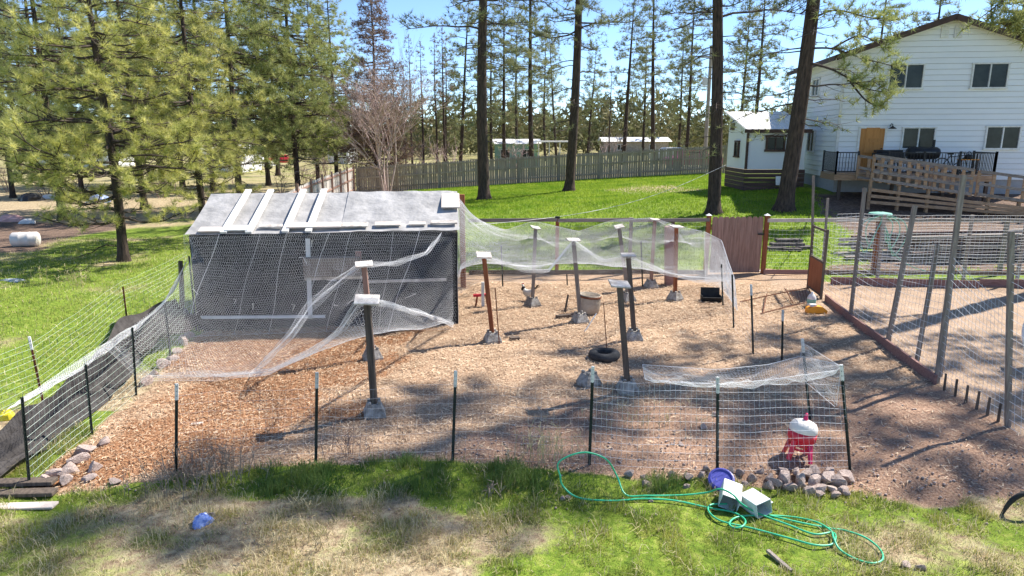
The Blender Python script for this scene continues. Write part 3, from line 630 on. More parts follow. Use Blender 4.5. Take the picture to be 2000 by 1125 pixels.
# things on the deck
def grill(px, label, long=1.0, drum=True):
    a = hat(px, 310, 1.0); x, y, z0 = a.x, HY - .8, DZ + .02
    g_ = thing('grill', (x, y, z0), label, 'grill')
    for sx in (-1, 1):
        for sy in (-1, 1): MB().bar((x + sx * .38 * long, y + sy * .2, z0), (x + sx * .36 * long, y + sy * .18, z0 + .62), .04, .04).build('leg', MATS['black'], g_)
    if drum:
        pr = [(0, -.62 * long), (.2, -.6 * long), (.26, -.5 * long), (.26, .5 * long), (.2, .6 * long), (0, .62 * long)]
        MB().lathe(pr, 16, Matrix.Translation((x, y, z0 + .82)) @ Matrix.Rotation(R(90), 4, 'Y')).build('barrel', MATS['black'], g_, smooth=True)
        MB().tube([(x + .4, y, z0 + 1.0), (x + .4, y, z0 + 1.38)], .05, 10).build('chimney', MATS['black'], g_)
        MB().bar((x - .4, y - .3, z0 + .86), (x + .4, y - .3, z0 + .86), .025, .025).build('handle', MATS['galv'], g_)
    else:
        bevel(MB().box((x, y, z0 + .72), (1.15 * long, .5, .24)).build('cook_box', MATS['black'], g_), .03, 2)
        bevel(MB().box((x, y + .02, z0 + .9), (1.05 * long, .46, .1)).build('lid', MATS['black'], g_), .03, 2)
        MB().box((x, y, z0 + .2), (.8 * long, .4, .03)).build('shelf', MATS['black'], g_)
    turn(g_)
grill(1737, 'flat black griddle grill on the deck beside the orange door', 1.0, False)
grill(1805, 'black barrel smoker grill under the lower window on the deck', 1.05, True)
def bicycle(px, label):
    a = hat(px, 310, 1.2); x, y, z0 = a.x, HY - 1.2, DZ + .02; b_ = thing('bicycle', (x, y, z0), label, 'bicycle')
    for s_ in (-.48, .48):
        wh = MB().tube(spline([(x + s_ + .3 * math.cos(q), y, z0 + .32 + .3 * math.sin(q)) for q in np.linspace(0, 2 * math.pi, 12, endpoint=False)], 2, True), .022, 5, False).build('wheel', MATS['rubber'], b_)
        sp = MB()
        for q in range(6): sp.tube([(x + s_, y, z0 + .32), (x + s_ + .29 * math.cos(q), y, z0 + .32 + .29 * math.sin(q))], .004, 3)
        sp.build('spokes', MATS['galv'], wh)
    fr = MB()
    for p, q in (((-.48, .32), (-.05, .3)), ((-.05, .3), (-.18, .78)), ((-.18, .72), (-.48, .32)), ((-.16, .68), (.34, .74)), ((-.05, .3), (.36, .66)), ((.48, .32), (.33, .86))): fr.tube([(x + p[0], y, z0 + p[1]), (x + q[0], y, z0 + q[1])], .018, 6)
    fr.build('frame', MATS['black'], b_)
    bevel(MB().box((x - .19, y, z0 + .8), (.24, .12, .05)).build('saddle', MATS['blackmatte'], b_), .02)
    MB().tube([(x + .3, y - .25, z0 + .92), (x + .33, y, z0 + .88), (x + .3, y + .25, z0 + .92)], .014, 6).build('handlebar', MATS['galv'], b_)
    turn(b_)
bicycle(1865, 'dark bicycle parked behind the deck railing at its end by the wall')
ck = thing('kettle', hat(1890, 318, 1.5), 'dark cooking pot on a yellow plank on the deck', 'pot'); ORG[ck] = ck.location.copy()
kp = ck.location; kp.z = DZ + .62
ORG[ck] = Vector(kp)
MB().lathe([(0, 0), (.12, 0), (.15, .05), (.14, .17), (.03, .2), (0, .22)], 14, Matrix.Translation(kp)).build('body', MATS['black'], ck, smooth=True)
MB().tube(spline([(kp.x - .13, kp.y, kp.z + .14), (kp.x, kp.y, kp.z + .32), (kp.x + .13, kp.y, kp.z + .14)], 5), .012, 5).build('handle', MATS['black'], ck)
tb = thing('small_table', (kp.x, kp.y, DZ), 'small yellow-topped table on the deck', 'table'); MB().box((kp.x, kp.y, DZ + .6), (.7, .4, .03)).build('tabletop', MATS['orange'], tb)
for sx in (-.3, .3):
    for sy in (-.15, .15): MB().box((kp.x + sx, kp.y + sy, DZ + .3), (.035, .035, .57)).build('leg', MATS['wood_dark'], tb)
turn(ck); turn(tb)
# shed
SX0, SX1, SY0, SY1 = 11.15, 13.9, 33.0, 36.0
shed = thing('shed', (SX0, SY0, 1.6), 'small white shed with white metal roof and brown skirting beside the house', 'shed')
zf, zb_, zs_ = 4.22, 5.02, 2.42
MB().add([(SX0, SY0, zs_), (SX1, SY0, zs_), (SX1, SY0, zf), (SX0, SY0, zf), (SX0, SY1, zs_), (SX1, SY1, zs_), (SX1, SY1, zb_), (SX0, SY1, zb_)],
         [(0, 1, 2, 3), (5, 4, 7, 6), (4, 0, 3, 7), (1, 5, 6, 2), (3, 2, 6, 7), (0, 4, 5, 1)]).build('wall', MATS['siding'], shed)
for i in range(5):
    zq = 1.42 + i * .2
    MB().box(((SX0 + SX1) / 2, SY0 - .035, zq + .1), (SX1 - SX0 + .1, .05, .185)).build('skirt_plank', MATS['brown_skirt'], shed)
    MB().box((SX0 - .035, (SY0 + SY1) / 2 + .02, zq + .1), (.05, SY1 - SY0 - .02, .185)).build('skirt_plank', MATS['brown_skirt'], shed)
MB().add([(SX0 - .25, SY0 - .35, zf - .0), (SX1 + .1, SY0 - .35, zf - .0), (SX1 + .1, SY1 + .1, zb_ + .12), (SX0 - .25, SY1 + .1, zb_ + .12), (SX0 - .25, SY0 - .35, zf + .05), (SX1 + .1, SY0 - .35, zf + .05), (SX1 + .1, SY1 + .1, zb_ + .17), (SX0 - .25, SY1 + .1, zb_ + .17)],
         [(3, 2, 1, 0), (4, 5, 6, 7), (0, 1, 5, 4), (1, 2, 6, 5), (2, 3, 7, 6), (3, 0, 4, 7)]).build('roof', MATS['roof_metal'], shed)
for i in range(11):
    x = SX0 - .2 + i * .295; MB().bar((x, SY0 - .35, zf + .06), (x, SY1 + .1, zb_ + .18), .035, .03).build('roof_rib', MATS['roof_metal'], shed)
MB().box(((SX0 + SX1) / 2 - .1, SY0 - .37, zf - .02), (SX1 - SX0 + .4, .04, .17)).build('fascia', MATS['brown_trim'], shed)
MB().box((SX0 - .02, SY0 - .02, (zf + zs_) / 2 - .05), (.1, .1, zf - zs_ - .12)).build('corner_trim', MATS['brown_trim'], shed)
a, c_ = at(1498, 266, SY0), at(1530, 294, SY0); window(shed, ((a.x + c_.x) / 2, SY0, (a.z + c_.z) / 2), c_.x - a.x, a.z - c_.z, 'y', 'brown_trim', 1, .08)
window(shed, (SX0, 34.4, 3.35), .55, .75, 'x', 'brown_trim', 0); window(shed, (SX0, 35.3, 4.45), .3, .28, 'x', 'brown_trim', 0)
tag(bevel(MB().box(at(1524, 353, 32.4), (.42, .06, .42), Matrix.Rotation(R(-12), 3, 'X')).build('white_panel', MATS['white'], origin=(0, 0, 0)), .01), 'small white panel leaning on the brown shed skirting', 'panel')
# ramp built from pallet timber
ramp_ = thing('wooden_ramp', (14.4, 27.4, 1.2), 'pale wooden access ramp with slatted pallet-style railing down from the deck', 'ramp')
def rail_panel(p0, p1, ht, nbars, rails, mat='wood_pallet', bw=.12):
    p0 = Vector(p0); p1 = Vector(p1)
    for h in rails: MB().bar(p0 + Vector((0, -.03, h * ht)), p1 + Vector((0, -.03, h * ht)), .035, .11).build('rail', MATS['wood_greyx'], ramp_)
    for i in range(nbars + 1):
        q = p0.lerp(p1, i / nbars); MB().box(q + Vector((0, .015, ht / 2)), (bw, .04, ht)).build('upright', MATS[mat], ramp_)
ra, rb_, rc = Vector((14.35, 27.5, 2.2)), Vector((17.75, 26.6, 1.68)), Vector((22.5, 25.4, 1.05))
rail_panel(ra, rb_, 1.05, 11, (.1, .38, .66, .97)); rail_panel(ra + Vector((0, 1.2, 0)), rb_ + Vector((0, 1.2, 0)), 1.0, 9, (.1, .5, .97))
rail_panel(rb_ + Vector((.25, 0, 0)), rc, 1.0, 9, (.1, .5, .97))
for i in range(24):
    q = ra.lerp(rb_, i / 24); MB().box(q + Vector((0.07, .6, .05)), (.135, 1.1, .035)).build('ramp_board', MATS['wood_pallet'], ramp_)
for i in range(30):
    q = rb_.lerp(rc, (i + .5) / 30); MB().box(q + Vector((0.07, .6, .05)), (.145, 1.1, .035)).build('ramp_board', MATS['wood_greyx'], ramp_)
for i in range(9):
    q = ra.lerp(rc, i / 8); zg = Tz(q.x, q.y); MB().box((q.x, q.y + .08, (zg + q.z + .1) / 2 - .1), (.1, .1, max(.2, q.z - zg + .3))).build('post', MATS['wood_pallet'], ramp_)
for h in (.28, .5, .72):           # skirt slats under the ramp
    for (u, v) in ((ra, rb_), (rb_, rc)):
        zu, zv = Tz(u.x, u.y), Tz(v.x, v.y); MB().bar((u.x, u.y - .06, lerp(zu, u.z, h)), (v.x, v.y - .06, lerp(zv, v.z, h)), .03, .12).build('skirt_slat', MATS['wood_pallet'], ramp_)

# ------------------------------------------------------------------ far neighbours
def simple_building(px0, px1, Y, zh, label, wall, roof, ov=.4, ridge=.5, dep=6):
    a, c_ = on(px0, Y), on(px1, Y); z0 = a.z; wd = c_.x - a.x; b_ = thing('mobile_home', (a.x, Y, z0), label, 'building')
    MB().box((a.x + wd / 2, Y + dep / 2, z0 + zh / 2), (wd, dep, zh)).build('wall', MATS[wall], b_)
    MB().add([(a.x - ov, Y - ov, z0 + zh), (c_.x + ov, Y - ov, z0 + zh), (c_.x + ov, Y + dep / 2, z0 + zh + ridge), (a.x - ov, Y + dep / 2, z0 + zh + ridge), (c_.x + ov, Y + dep + ov, z0 + zh), (a.x - ov, Y + dep + ov, z0 + zh)],
             [(0, 1, 2, 3), (3, 2, 4, 5), (0, 3, 5), (1, 4, 2), (0, 5, 4, 1)]).build('roof', MATS[roof], b_)
    for i in range(max(2, int(wd / 4))):
        x = a.x + wd * (i + .5) / max(2, int(wd / 4)); window(b_, (x, Y, z0 + zh * .6), 1.0, .9, 'y', 'white', 1)
    return b_
gh = simple_building(966, 1050, 75, 2.6, 'pale green mobile home with white roof beyond the board fence', 'green_wall', 'roof_metal')
cp = thing('carport', on(1052, 72), 'white open carport attached beside the pale green mobile home', 'carport'); q0 = ORG[cp] = cp.location.copy()
MB().box((q0.x + 1.6, 73.5, q0.z + 2.6), (3.6, 3.2, .12)).build('roof', MATS['roof_metal'], cp)
for dx in (.0, 1.1, 2.2, 3.2): MB().box((q0.x + dx, 72.1, q0.z + 1.28), (.1, .1, 2.55)).build('post', MATS['white'], cp)
simple_building(1180, 1305, 115, 2.3, 'long low building with white roof far behind the pines', 'barrel_pale', 'roof_metal', .5, .7)
simple_building(640, 680, 100, 2.6, 'distant pale house glimpsed beside the dying conifer', 'siding', 'brown_trim')
simple_building(60, 210, 88, 2.7, 'distant white house behind the left pine grove', 'siding', 'roof_metal')
simple_building(395, 470, 76, 2.5, 'distant pale trailer behind the grove', 'siding', 'roof_metal')
def car(px, Y, mat, label, rz=0):
    p = on(px, Y); c_ = thing('parked_car', p, label, 'car'); c_.rotation_euler = (0, 0, rz)
    prof = [(-2.1, .35), (-2.1, .85), (-1.3, .95), (-.8, 1.42), (.7, 1.42), (1.25, .98), (2.1, .85), (2.1, .35)]
    m_ = MB(); vv = []
    for y, k in ((-.85, 1), (.85, 1)):
        vv += [(x, y * (.82 if z > 1 else 1), z) for x, z in prof]
    m_.add(vv, [tuple(range(7, -1, -1)), tuple(range(8, 16))] + [(i, (i + 1) % 8, 8 + (i + 1) % 8, 8 + i) for i in range(8)])
    o = link_mesh('body', m_.mesh('body'), MATS[mat], c_); bevel(o, .08, 2)
    for s_ in (-1, 1): link_mesh('window', MB().add([(-1.0, s_ * .80, 1.02), (.98, s_ * .80, 1.02), (.6, s_ * .74, 1.34), (-.7, s_ * .74, 1.34)], [(0, 1, 2, 3)]).mesh('window'), MATS['glass'], c_)
    for x in (-1.35, 1.35):
        for y in (-.8, .8): link_mesh('wheel', MB().lathe([(0, -.1), (.3, -.1), (.33, 0), (.3, .1), (0, .1)], 16, Matrix.Translation((x, y, .33)) @ Matrix.Rotation(R(90), 4, 'X')).mesh('wheel'), MATS['rubber'], c_)
    return c_
car(1352, 52, 'magenta', 'dark red car roof showing above the board fence', .1); 
car(1312, 66, 'white', 'white car parked beyond the board fence', .2)
car(548, 95, 'red', 'red car parked among the trees behind the side fence', .3)
car(500, 84, 'white', 'white car parked beside the red car among the trees', .1)
pl = thing('utility_pole', on(1377, 58), 'bare wooden utility pole beyond the board fence', 'pole'); q0 = ORG[pl] = pl.location.copy()
MB().tube([q0 + Vector((0, 0, -.2)), q0 + Vector((0, 0, 9.5))], [.17, .12], 10).build('shaft', MATS['pole'], pl)
MB().box(q0 + Vector((0, -.15, 8.6)), (2.0, .1, .12)).build('crossarm', MATS['pole'], pl)
MB().lathe([(0, 0), (.22, 0), (.22, .6), (0, .65)], 12, Matrix.Translation(q0 + Vector((-.35, 0, 6.4)))).build('transformer', MATS['galv'], pl)
def lump(name, p, size, mat, label, cat, seed=0, n=14):
    g_ = random.Random(seed); grid = []
    m_ = MB(); rows = []
    for j in range(7):
        th = j / 6 * math.pi / 2; row = []
        for i in range(n):
            ph = 2 * math.pi * i / n; k = 1 + .22 * math.sin(3 * ph + seed) * math.cos(2 * th) + g_.uniform(-.12, .12)
            row.append(m_.v.__len__()); m_.v.append(Vector((p.x + math.cos(ph) * math.cos(th) * size[0] / 2 * k, p.y + math.sin(ph) * math.cos(th) * size[1] / 2 * k, p.z - .03 + math.sin(th) * size[2] * (1 + g_.uniform(-.08, .08)))))
        rows.append(row)
    for j in range(6):
        for i in range(n): m_.f.append((rows[j][i], rows[j][(i + 1) % n], rows[j + 1][(i + 1) % n], rows[j + 1][i]))
    return tag(m_.build(name, MATS[mat], origin=p), label, cat)
lump('blue_tarp', on(490, 34), (1.3, 1, .55), 'bluetarp', 'crumpled bright blue tarp under the pines behind the coop', 'tarp', 1)
lump('tarp_pile', gnd(22, 432), (1.3, .9, .35), 'pinktarp', 'faded pink tarp heaped on the dirt mound', 'tarp', 2)
lump('tarp_pile', gnd(55, 436), (.7, .6, .25), 'white', 'white plastic sheeting beside the pink tarp on the mound', 'tarp', 3)
lump('tarp_pile', gnd(195, 395), (1.4, 1, .5), 'bluebag', 'blue and white sheeting heaped by the wire beyond the mound', 'tarp', 4)
lump('tarp_pile', gnd(60, 392), (1.5, .9, .5), 'black', 'dark blue-black tarp over a pile beyond the mound', 'tarp', 6)
lump('tarp_pile', gnd(95, 388), (1.0, .7, .3), 'galv', 'crumpled pale sheeting beside the dark tarp beyond the mound', 'tarp', 10)
lump('tarp_pile', gnd(22, 548), (.75, .35, .08), 'galv', 'flattened grey sheet lying on the left grass', 'sheet', 5)
p = gnd(45, 482); wb = thing('barrel', p, 'white plastic barrel lying on its side in the left grass', 'barrel')
mt = Matrix.Translation(p + Vector((-.35, 0, .26))) @ Matrix.Rotation(R(14), 4, 'Z') @ Matrix.Rotation(R(90), 4, 'Y')
MB().lathe([(0, 0), (.24, 0), (.27, .04), (.27, .25), (.28, .27), (.27, .3), (.27, .55), (.28, .57), (.27, .6), (.27, .8), (.24, .84), (0, .84)], 22, mt).build('shell', MATS['white_plastic'], wb, smooth=True)
MB().lathe([(.0, -.012), (.22, -.012), (.235, -.004)], 22, mt).build('end_cap', MATS['wood_pale'], wb)

# ------------------------------------------------------------------ coop
CL, CR = gnd(388, 648), gnd(895, 633)
CL.z = CR.z = 0
cx_ = (CR - CL).normalized(); cy_ = Vector((-cx_.y, cx_.x, 0)); CW = (CR - CL).length; CD, CZ, CRZ = 3.5, 2.02, 2.72
def cp3(u, v, z): return CL + cx_ * u + cy_ * v + Vector((0, 0, z))
coop = thing('chicken_coop', CL, 'long dark mesh-walled chicken coop with grey tarp roof and pale boards', 'coop')
def wrinkled(u0, u1, n, f, nrm, amp, seed):
    grid = []
    for j in range(9):
        row = []
        for i in range(n + 1):
            u = lerp(u0, u1, i / n); row.append(f(u, j / 8) + nrm * (amp * (fbm(np.array(u), np.array(j * .18), 3.0, seed) - .5) * 2 + amp * .6 * math.sin(u * 9 + j * .5 + seed)))
        grid.append(row)
    return grid
MB().sheet(wrinkled(0, CW, 60, lambda u, t: cp3(u, 0, t * CZ - .02), cy_, .012, 3)).build('shade_cloth', MATS['shade_cloth'], coop, smooth=True)
MB().sheet(wrinkled(0, CD, 30, lambda u, t: cp3(CW, u, t * (CZ + .3 * (1 - abs(u - CD / 2) / CD * 2)) - .02), cx_, .02, 4)).build('shade_cloth', MATS['shade_cloth'], coop, smooth=True)
MB().sheet(wrinkled(0, CD, 30, lambda u, t: cp3(0, u, t * (CZ + .3 * (1 - abs(u - CD / 2) / CD * 2)) - .02), cx_, .02, 5)).build('shade_cloth', MATS['shade_cloth'], coop, smooth=True)
MB().sheet(wrinkled(0, CW, 40, lambda u, t: cp3(u, CD, t * CZ - .02), cy_, .02, 6)).build('shade_cloth', MATS['shade_cloth'], coop, smooth=True)
bu = CW * .69                     # tarp sheets on the front slope and one on the rear
def roof_f(u, t, back=False):
    v = (CD / 2) * t - .08 * (1 - t); z = lerp(CZ + .03, CRZ, t); sag = -.05 * math.sin(math.pi * t)
    if back: v = CD - v
    return cp3(u, v, z + sag)
up_ = Vector((0, 0, 1))
MB().sheet(wrinkled(-.05, 3.1, 40, lambda u, t: roof_f(u, t), up_, .008, 7)).build('tarp', MATS['tarp'], coop, smooth=True)
MB().sheet(wrinkled(3.0, CW + .06, 46, lambda u, t: roof_f(u, t) + up_ * .02, up_, .012, 8)).build('tarp', MATS['tarp'], coop, smooth=True)
MB().sheet(wrinkled(-.05, CW + .06, 40, lambda u, t: roof_f(u, t, True), up_, .02, 9)).build('tarp', MATS['tarp'], coop, smooth=True)
def px_u(px, py, t):              # position along the eave that sits at an image column
    best = min(np.linspace(-.1, CW + .1, 400), key=lambda u: abs(project(roof_f(u, t))[0] - px)); return float(best)
def project(p):
    v = Vector(p) - Vector((0, 0, CAM_Z)); k = 2000 * LENS / 36; d = v.dot(FW); return 1000 + v.x / d * k, 562.5 - v.dot(UP) / d * k
for px in (440, 488, 559, 604):   # white battens laid up the slope
    u = px_u(px, 0, .05); MB().bar(roof_f(u, -.02) + up_ * .045, roof_f(u + .06, 1.0) + up_ * .075, .13, .04).build('batten', MATS['white'], coop)
def eave_board(pxa, pxb, t, wdt, mat, h=.05):
    ua, ub = px_u(pxa, 0, t), px_u(pxb, 0, t); a, c_ = roof_f(ua, t), roof_f(ub, t); m_ = (a + c_) / 2 + up_ * h
    rot = Matrix((cx_, (roof_f(1, .2) - roof_f(1, .1)).normalized(), cx_.cross((roof_f(1, .2) - roof_f(1, .1)).normalized()))).transposed()
    bevel(MB().box(m_, (ub - ua, wdt, .03), rot @ Matrix.Rotation(random.uniform(-.02, .02), 3, 'Z')).build('board', MATS[mat], coop), .004)
for (a, c_, t, wd, mt_, h) in ((390, 440, .06, .22, 'wood_pale', .05), (441, 488, .06, .24, 'white', .075), (506, 552, .12, .12, 'plate', .06), (562, 667, .10, .24, 'wood_pale', .085), (668, 719, .10, .2, 'plate', .08), (732, 783, .12, .19, 'wood_pale', .08), (798, 832, .13, .14, 'wood_pale', .07), (841, 893, .13, .15, 'plate', .09), (862, 897, .72, .85, 'wood_pale', .07)): eave_board(a, c_, t, wd, mt_, h)
for u in (.04, CW * .42, CW - .04):
    MB().bar(cp3(u, .06, 0), cp3(u, .06, CZ), .09, .09, cy_).build('post', MATS['wood_dark'], coop)
def cfront(px, py, off=.05):
    d = ray(px, py); o_ = Vector((0, 0, CAM_Z)); q = CL - cy_ * off; t_ = (q - o_).dot(cy_) / d.dot(cy_); return o_ + d * t_
for (a, c_, wd, mt_) in (((601, 466), (606, 622), .09, 'galv'), ((595, 545), (720, 541), .06, 'plate'), ((720, 550), (872, 546), .06, 'plate'), ((392, 620), (635, 618), .06, 'galv')):
    MB().bar(cfront(*a), cfront(*c_), .035, wd, cy_.cross(Vector((cfront(*c_) - cfront(*a)).normalized()))).build('frame_board', MATS[mt_], coop)
a, c_ = cfront(592, 503, .10), cfront(706, 538, .10)
nb_ = bevel(MB().box((a + c_) / 2, (c_.x - a.x, .2, a.z - c_.z), Matrix((cx_, cy_, up_)).transposed()).build('nest_box', MATS['wood_grey'], coop), .01)
a = cfront(700, 500, .08); MB().box(a, (.12, .04, .2)).build('latch_board', MATS['wood_board'], coop)
post = gnd(905, 562); MB().bar(post, post + up_ * 2.5, .14, .1).build('corner_post', MATS['wood_red'], coop)
a = cp3(-.45, .2, 0); tag(MB().tube([a, a + Vector((.1, .05, .7)), a + Vector((.12, .1, 1.45))], [.06, .05, .045], 6).build('leaning_post', MATS['wood_dark'], origin=a), 'dark crooked post at the left end of the coop', 'post')

# ------------------------------------------------------------------ concrete pier blocks with netting posts
def pier(px, py, rz, parent=None, label=None):
    p = gnd(px, py); w0, w1, h = .155, .095, .2; m_ = MB(); R3 = Matrix.Rotation(rz, 3, 'Z')
    def rg(w_, z): return [p + R3 @ Vector((sx * w_, sy * w_, z)) for sx, sy in ((-1, -1), (1, -1), (1, 1), (-1, 1))]
    m_.add(rg(w0, -.04) + rg(w0, .05) + rg(w1, h), [(0, 3, 2, 1)] + [(i, (i + 1) % 4, 4 + (i + 1) % 4, 4 + i) for i in range(4)] + [(4 + i, 4 + (i + 1) % 4, 8 + (i + 1) % 4, 8 + i) for i in range(4)])
    for sx in (-1, 1):            # saddle lugs either side of the post socket
        for sy in (-1, 1): m_.box(p + R3 @ Vector((sx * .07, sy * .07, h + .02)), (.05, .05, .045), R3)
    m_.add(rg(w1, h - .001), [(0, 1, 2, 3)])
    return p, m_
POSTS = {}; CLODS = []
def net_post(key, bx, by, tx, ty, rz, mat, label, plate=.34, pw=.085, ptilt=(0, 0), pier_=True, pmat='plate'):
    p, m_ = pier(bx, by, rz); root = thing('netting_post', p, label, 'post', None)
    if pier_:
        for q in range(9):
            an = random.uniform(0, 6.28); o_ = p + Vector((math.cos(an) * random.uniform(.17, .24), math.sin(an) * random.uniform(.17, .24), 0)); CLODS.append((o_.x, o_.y))
    if pier_: bevel(m_.build('pier_block', MATS['concrete'], root), .008)
    topp = at(tx, ty, p.y); MB().bar(p + Vector((0, 0, .12 if pier_ else -.1)), topp, pw, pw, (0, 1, 0)).build('post', MATS[mat], root)
    if plate:
        rot = Matrix.Rotation(rz * .5, 3, 'Z') @ Matrix.Rotation(ptilt[0], 3, 'X') @ Matrix.Rotation(ptilt[1], 3, 'Y')
        bevel(MB().box(topp + up_ * .02, (plate * .86, plate * .72, .025), rot).build('top_plate', MATS[pmat], root), .004)
    POSTS[key] = topp + up_ * .03; return root
net_post('a', 732, 812, 717, 588, .25, 'wood_dark', 'leaning netting post with white cap standing alone in the orange wood chips', .40, .09, (.25, .06))
net_post('b', 728, 702, 711, 518, .5, 'wood_gate', 'netting post with white cap just in front of the coop nest box', .36, .085, (.2, -.05))
net_post('c', 962, 668, 945, 500, .3, 'wood_red', 'red-brown netting post beside a thin rusty rod', .34, .085, (.3, .08))
net_post('d', 1133, 630, 1120, 470, .4, 'wood_grey', 'grey netting post in front of the rusty barrel', .33, .085, (.1, .05))
net_post('e', 1238, 664, 1227, 500, .1, 'wood_dark', 'dark netting post behind the one beside the tyre', .32, .085, (.15, 0))
net_post('f', 1225, 766, 1210, 557, .15, 'wood_dark', 'tall dark netting post beside the old tyre', .36, .085, (.2, .1))
net_post('g', 1040, 598, 1046, 446, .6, 'wood_grey', 'netting post standing beside the hen', .26, .08, (.2, .2))
net_post('h', 1226, 588, 1209, 444, .4, 'wood_grey', 'slanting netting post behind the rusty barrel', .26, .08, (.3, -.2))
net_post('i', 1271, 562, 1279, 430, .3, 'wood_gate', 'netting post close to the rear wire fence', .3, .08, (.1, .1))
net_post('j', 1318, 586, 1321, 444, .7, 'wood_red', 'orange-brown netting post near the black trough', .36, .085, (.1, .05))
net_post('k', 1308, 556, 1308, 442, 0, 'wood_board', 'thick brown timber post without a block behind the black trough', 0, .24, (0, 0), False)
p, m_ = pier(1150, 752, .5); tag(bevel(m_.build('pier_block', MATS['concrete'], origin=p), .008), 'empty concrete pier block beside the old tyre', 'block')

# ------------------------------------------------------------------ wire fences
def wires(P0, P1, h0, h1, nh, nv, r_=.002, zfun=None, m_=None, jit=.006, seed=1):
    m_ = m_ or MB(); g_ = random.Random(seed); P0 = Vector(P0); P1 = Vector(P1)
    n_ = max(3, int((P1 - P0).length / .5))
    def pt(s_, h): q = P0.lerp(P1, s_); return Vector((q.x, q.y, Tz(q.x, q.y) + h))
    for i in range(nh):
        f = i / (nh - 1); pts = [pt(s_ / n_, lerp(h0(s_ / n_) if callable(h0) else h0, h1(s_ / n_) if callable(h1) else h1, f) + g_.uniform(-jit, jit)) for s_ in range(n_ + 1)]
        m_.tube(pts, r_, 3, False)
    for i in range(nv + 1):
        s_ = i / nv; a_ = h0(s_) if callable(h0) else h0; b_ = h1(s_) if callable(h1) else h1
        m_.tube([pt(s_, a_), pt(min(1, s_ + g_.uniform(-.002, .002)), b_)], r_ * .85, 3, False)
    return m_
def wires2(A_, B2, h0, h1, nh, nv, r_, seed=1, jit=.008):      # wire sheet hung between two (leaning) posts
    g_ = random.Random(seed); m_ = MB(); (a0, a1), (b0, b1) = A_, B2; da = (a1 - a0).normalized(); db_ = (b1 - b0).normalized(); n_ = max(3, int((b0 - a0).length / .4))
    sgs = [g_.uniform(-.03, .03) for _ in range(3)]
    def pt(s_, h): q = (a0 + da * h).lerp(b0 + db_ * h, s_); lin = lerp(a0.z, b0.z, s_); q.z += Tz(q.x, q.y) - lin + sgs[0] * math.sin(s_ * 6) * h; q.y += sgs[1] * math.sin(s_ * 5 + h * 3); return q
    for i in range(nh): m_.tube([pt(s_ / n_, lerp(h0, h1, i / (nh - 1)) + g_.uniform(-jit, jit)) for s_ in range(n_ + 1)], r_, 3, False)
    for i in range(nv + 1): m_.tube([pt(i / nv, lerp(h0, h1, q / 3)) for q in range(4)], r_ * .8, 3, False)
    return m_
def tpost(root, bpx, tpx, mat='tpost', tip=True, w_=.036):
    b_ = gnd(*bpx); t_ = at(tpx[0], tpx[1], b_.y); d = (t_ - b_).normalized(); b0 = b_ - d * .15; m_ = MB()
    m_.bar(b0, t_, w_, .007, (0, 1, 0)); m_.bar(b0, t_, .007, w_ * .9, (0, 1, 0))
    L_ = (t_ - b_).length
    for i in range(int(L_ / .06)): m_.box(b_ + d * (.05 + i * .06) - Vector((0, .006, 0)), (.018, .02, .012))
    o = m_.build('t_post', MATS[mat], root)
    if tip: MB().bar(t_ - d * .2, t_ + d * .004, w_ * 1.12, .012, (0, 1, 0)).bar(t_ - d * .2, t_ + d * .004, .012, w_, (0, 1, 0)).build('painted_tip', MATS['white'], o)
    return b_, t_
ff = thing('wire_fence', gnd(884, 900), 'welded wire fence on steel posts along the front of the pen', 'fence')
fp = [((344, 925), (345, 750)), ((617, 905), (619, 728)), ((884, 900), (890, 725)), ((1151, 908), (1158, 716)), ((1401, 920), (1402, 737)), ((1660, 918), (1643, 713))]
FB = [tpost(ff, b_, t_) for b_, t_ in fp]
for i in range(3): wires2(FB[i], FB[i + 1], .02, 1.0, 9, 22, .0010, seed=i).build('wire_mesh', MATS['wire'], ff)
for i in (3, 4): wires2(FB[i], FB[i + 1], .02, 1.13, 12, 24, .0017, seed=i).build('wire_mesh', MATS['wire'], ff)
fr_ = thing('wire_fence', gnd(1582, 820), 'line of steel posts with sagging wire running up the right side of the pen', 'fence')
FR = [tpost(fr_, b_, t_, 'tpost', tp_) for b_, t_, tp_ in (((1582, 820), (1567, 662), True), ((1527, 705), (1529, 606), True), ((1471, 692), (1467, 556), True), ((1433, 641), (1430, 536), False), ((1412, 597), (1409, 516), False))]
for i in range(1, 4): wires2(FR[i], FR[i + 1], .03, .8, 7, 8, .0011, seed=20 + i).build('wire_mesh', MATS['wire'], fr_)
lf = thing('wire_fence', gnd(180, 848), 'green-tinted wire fence on dark steel posts along the left edge of the pen', 'fence')
LFP = [tpost(lf, b_, t_, 'tpost', False) for b_, t_ in (((58, 952), (43, 776)), ((180, 850), (167, 712)), ((266, 772), (258, 640)), ((334, 706), (322, 592)), ((384, 646), (369, 500)))]
for i in range(4): wires2(LFP[i], LFP[i + 1], .05, 1.1, 12, 14, .0017, seed=30 + i).build('wire_mesh', MATS['wire_green'], lf)
lo = thing('wire_fence', gnd(85, 788), 'older wire fence on rusty posts in the left grass', 'fence')
LO = [tpost(lo, b_, t_, 'rust', tp_) for b_, t_, tp_ in (((85, 790), (57, 658), True), ((250, 640), (240, 560), False))]
e0 = gnd(-130, 900); e1 = gnd(372, 565)
for i, (a, c_) in enumerate(((e0, LO[0][0]), (LO[0][0], LO[1][0]), (LO[1][0], e1))): wires(a, c_, .15, 1.0, 10, 16, .0017, seed=40 + i, jit=.015).build('wire_mesh', MATS['wire_green'], lo)
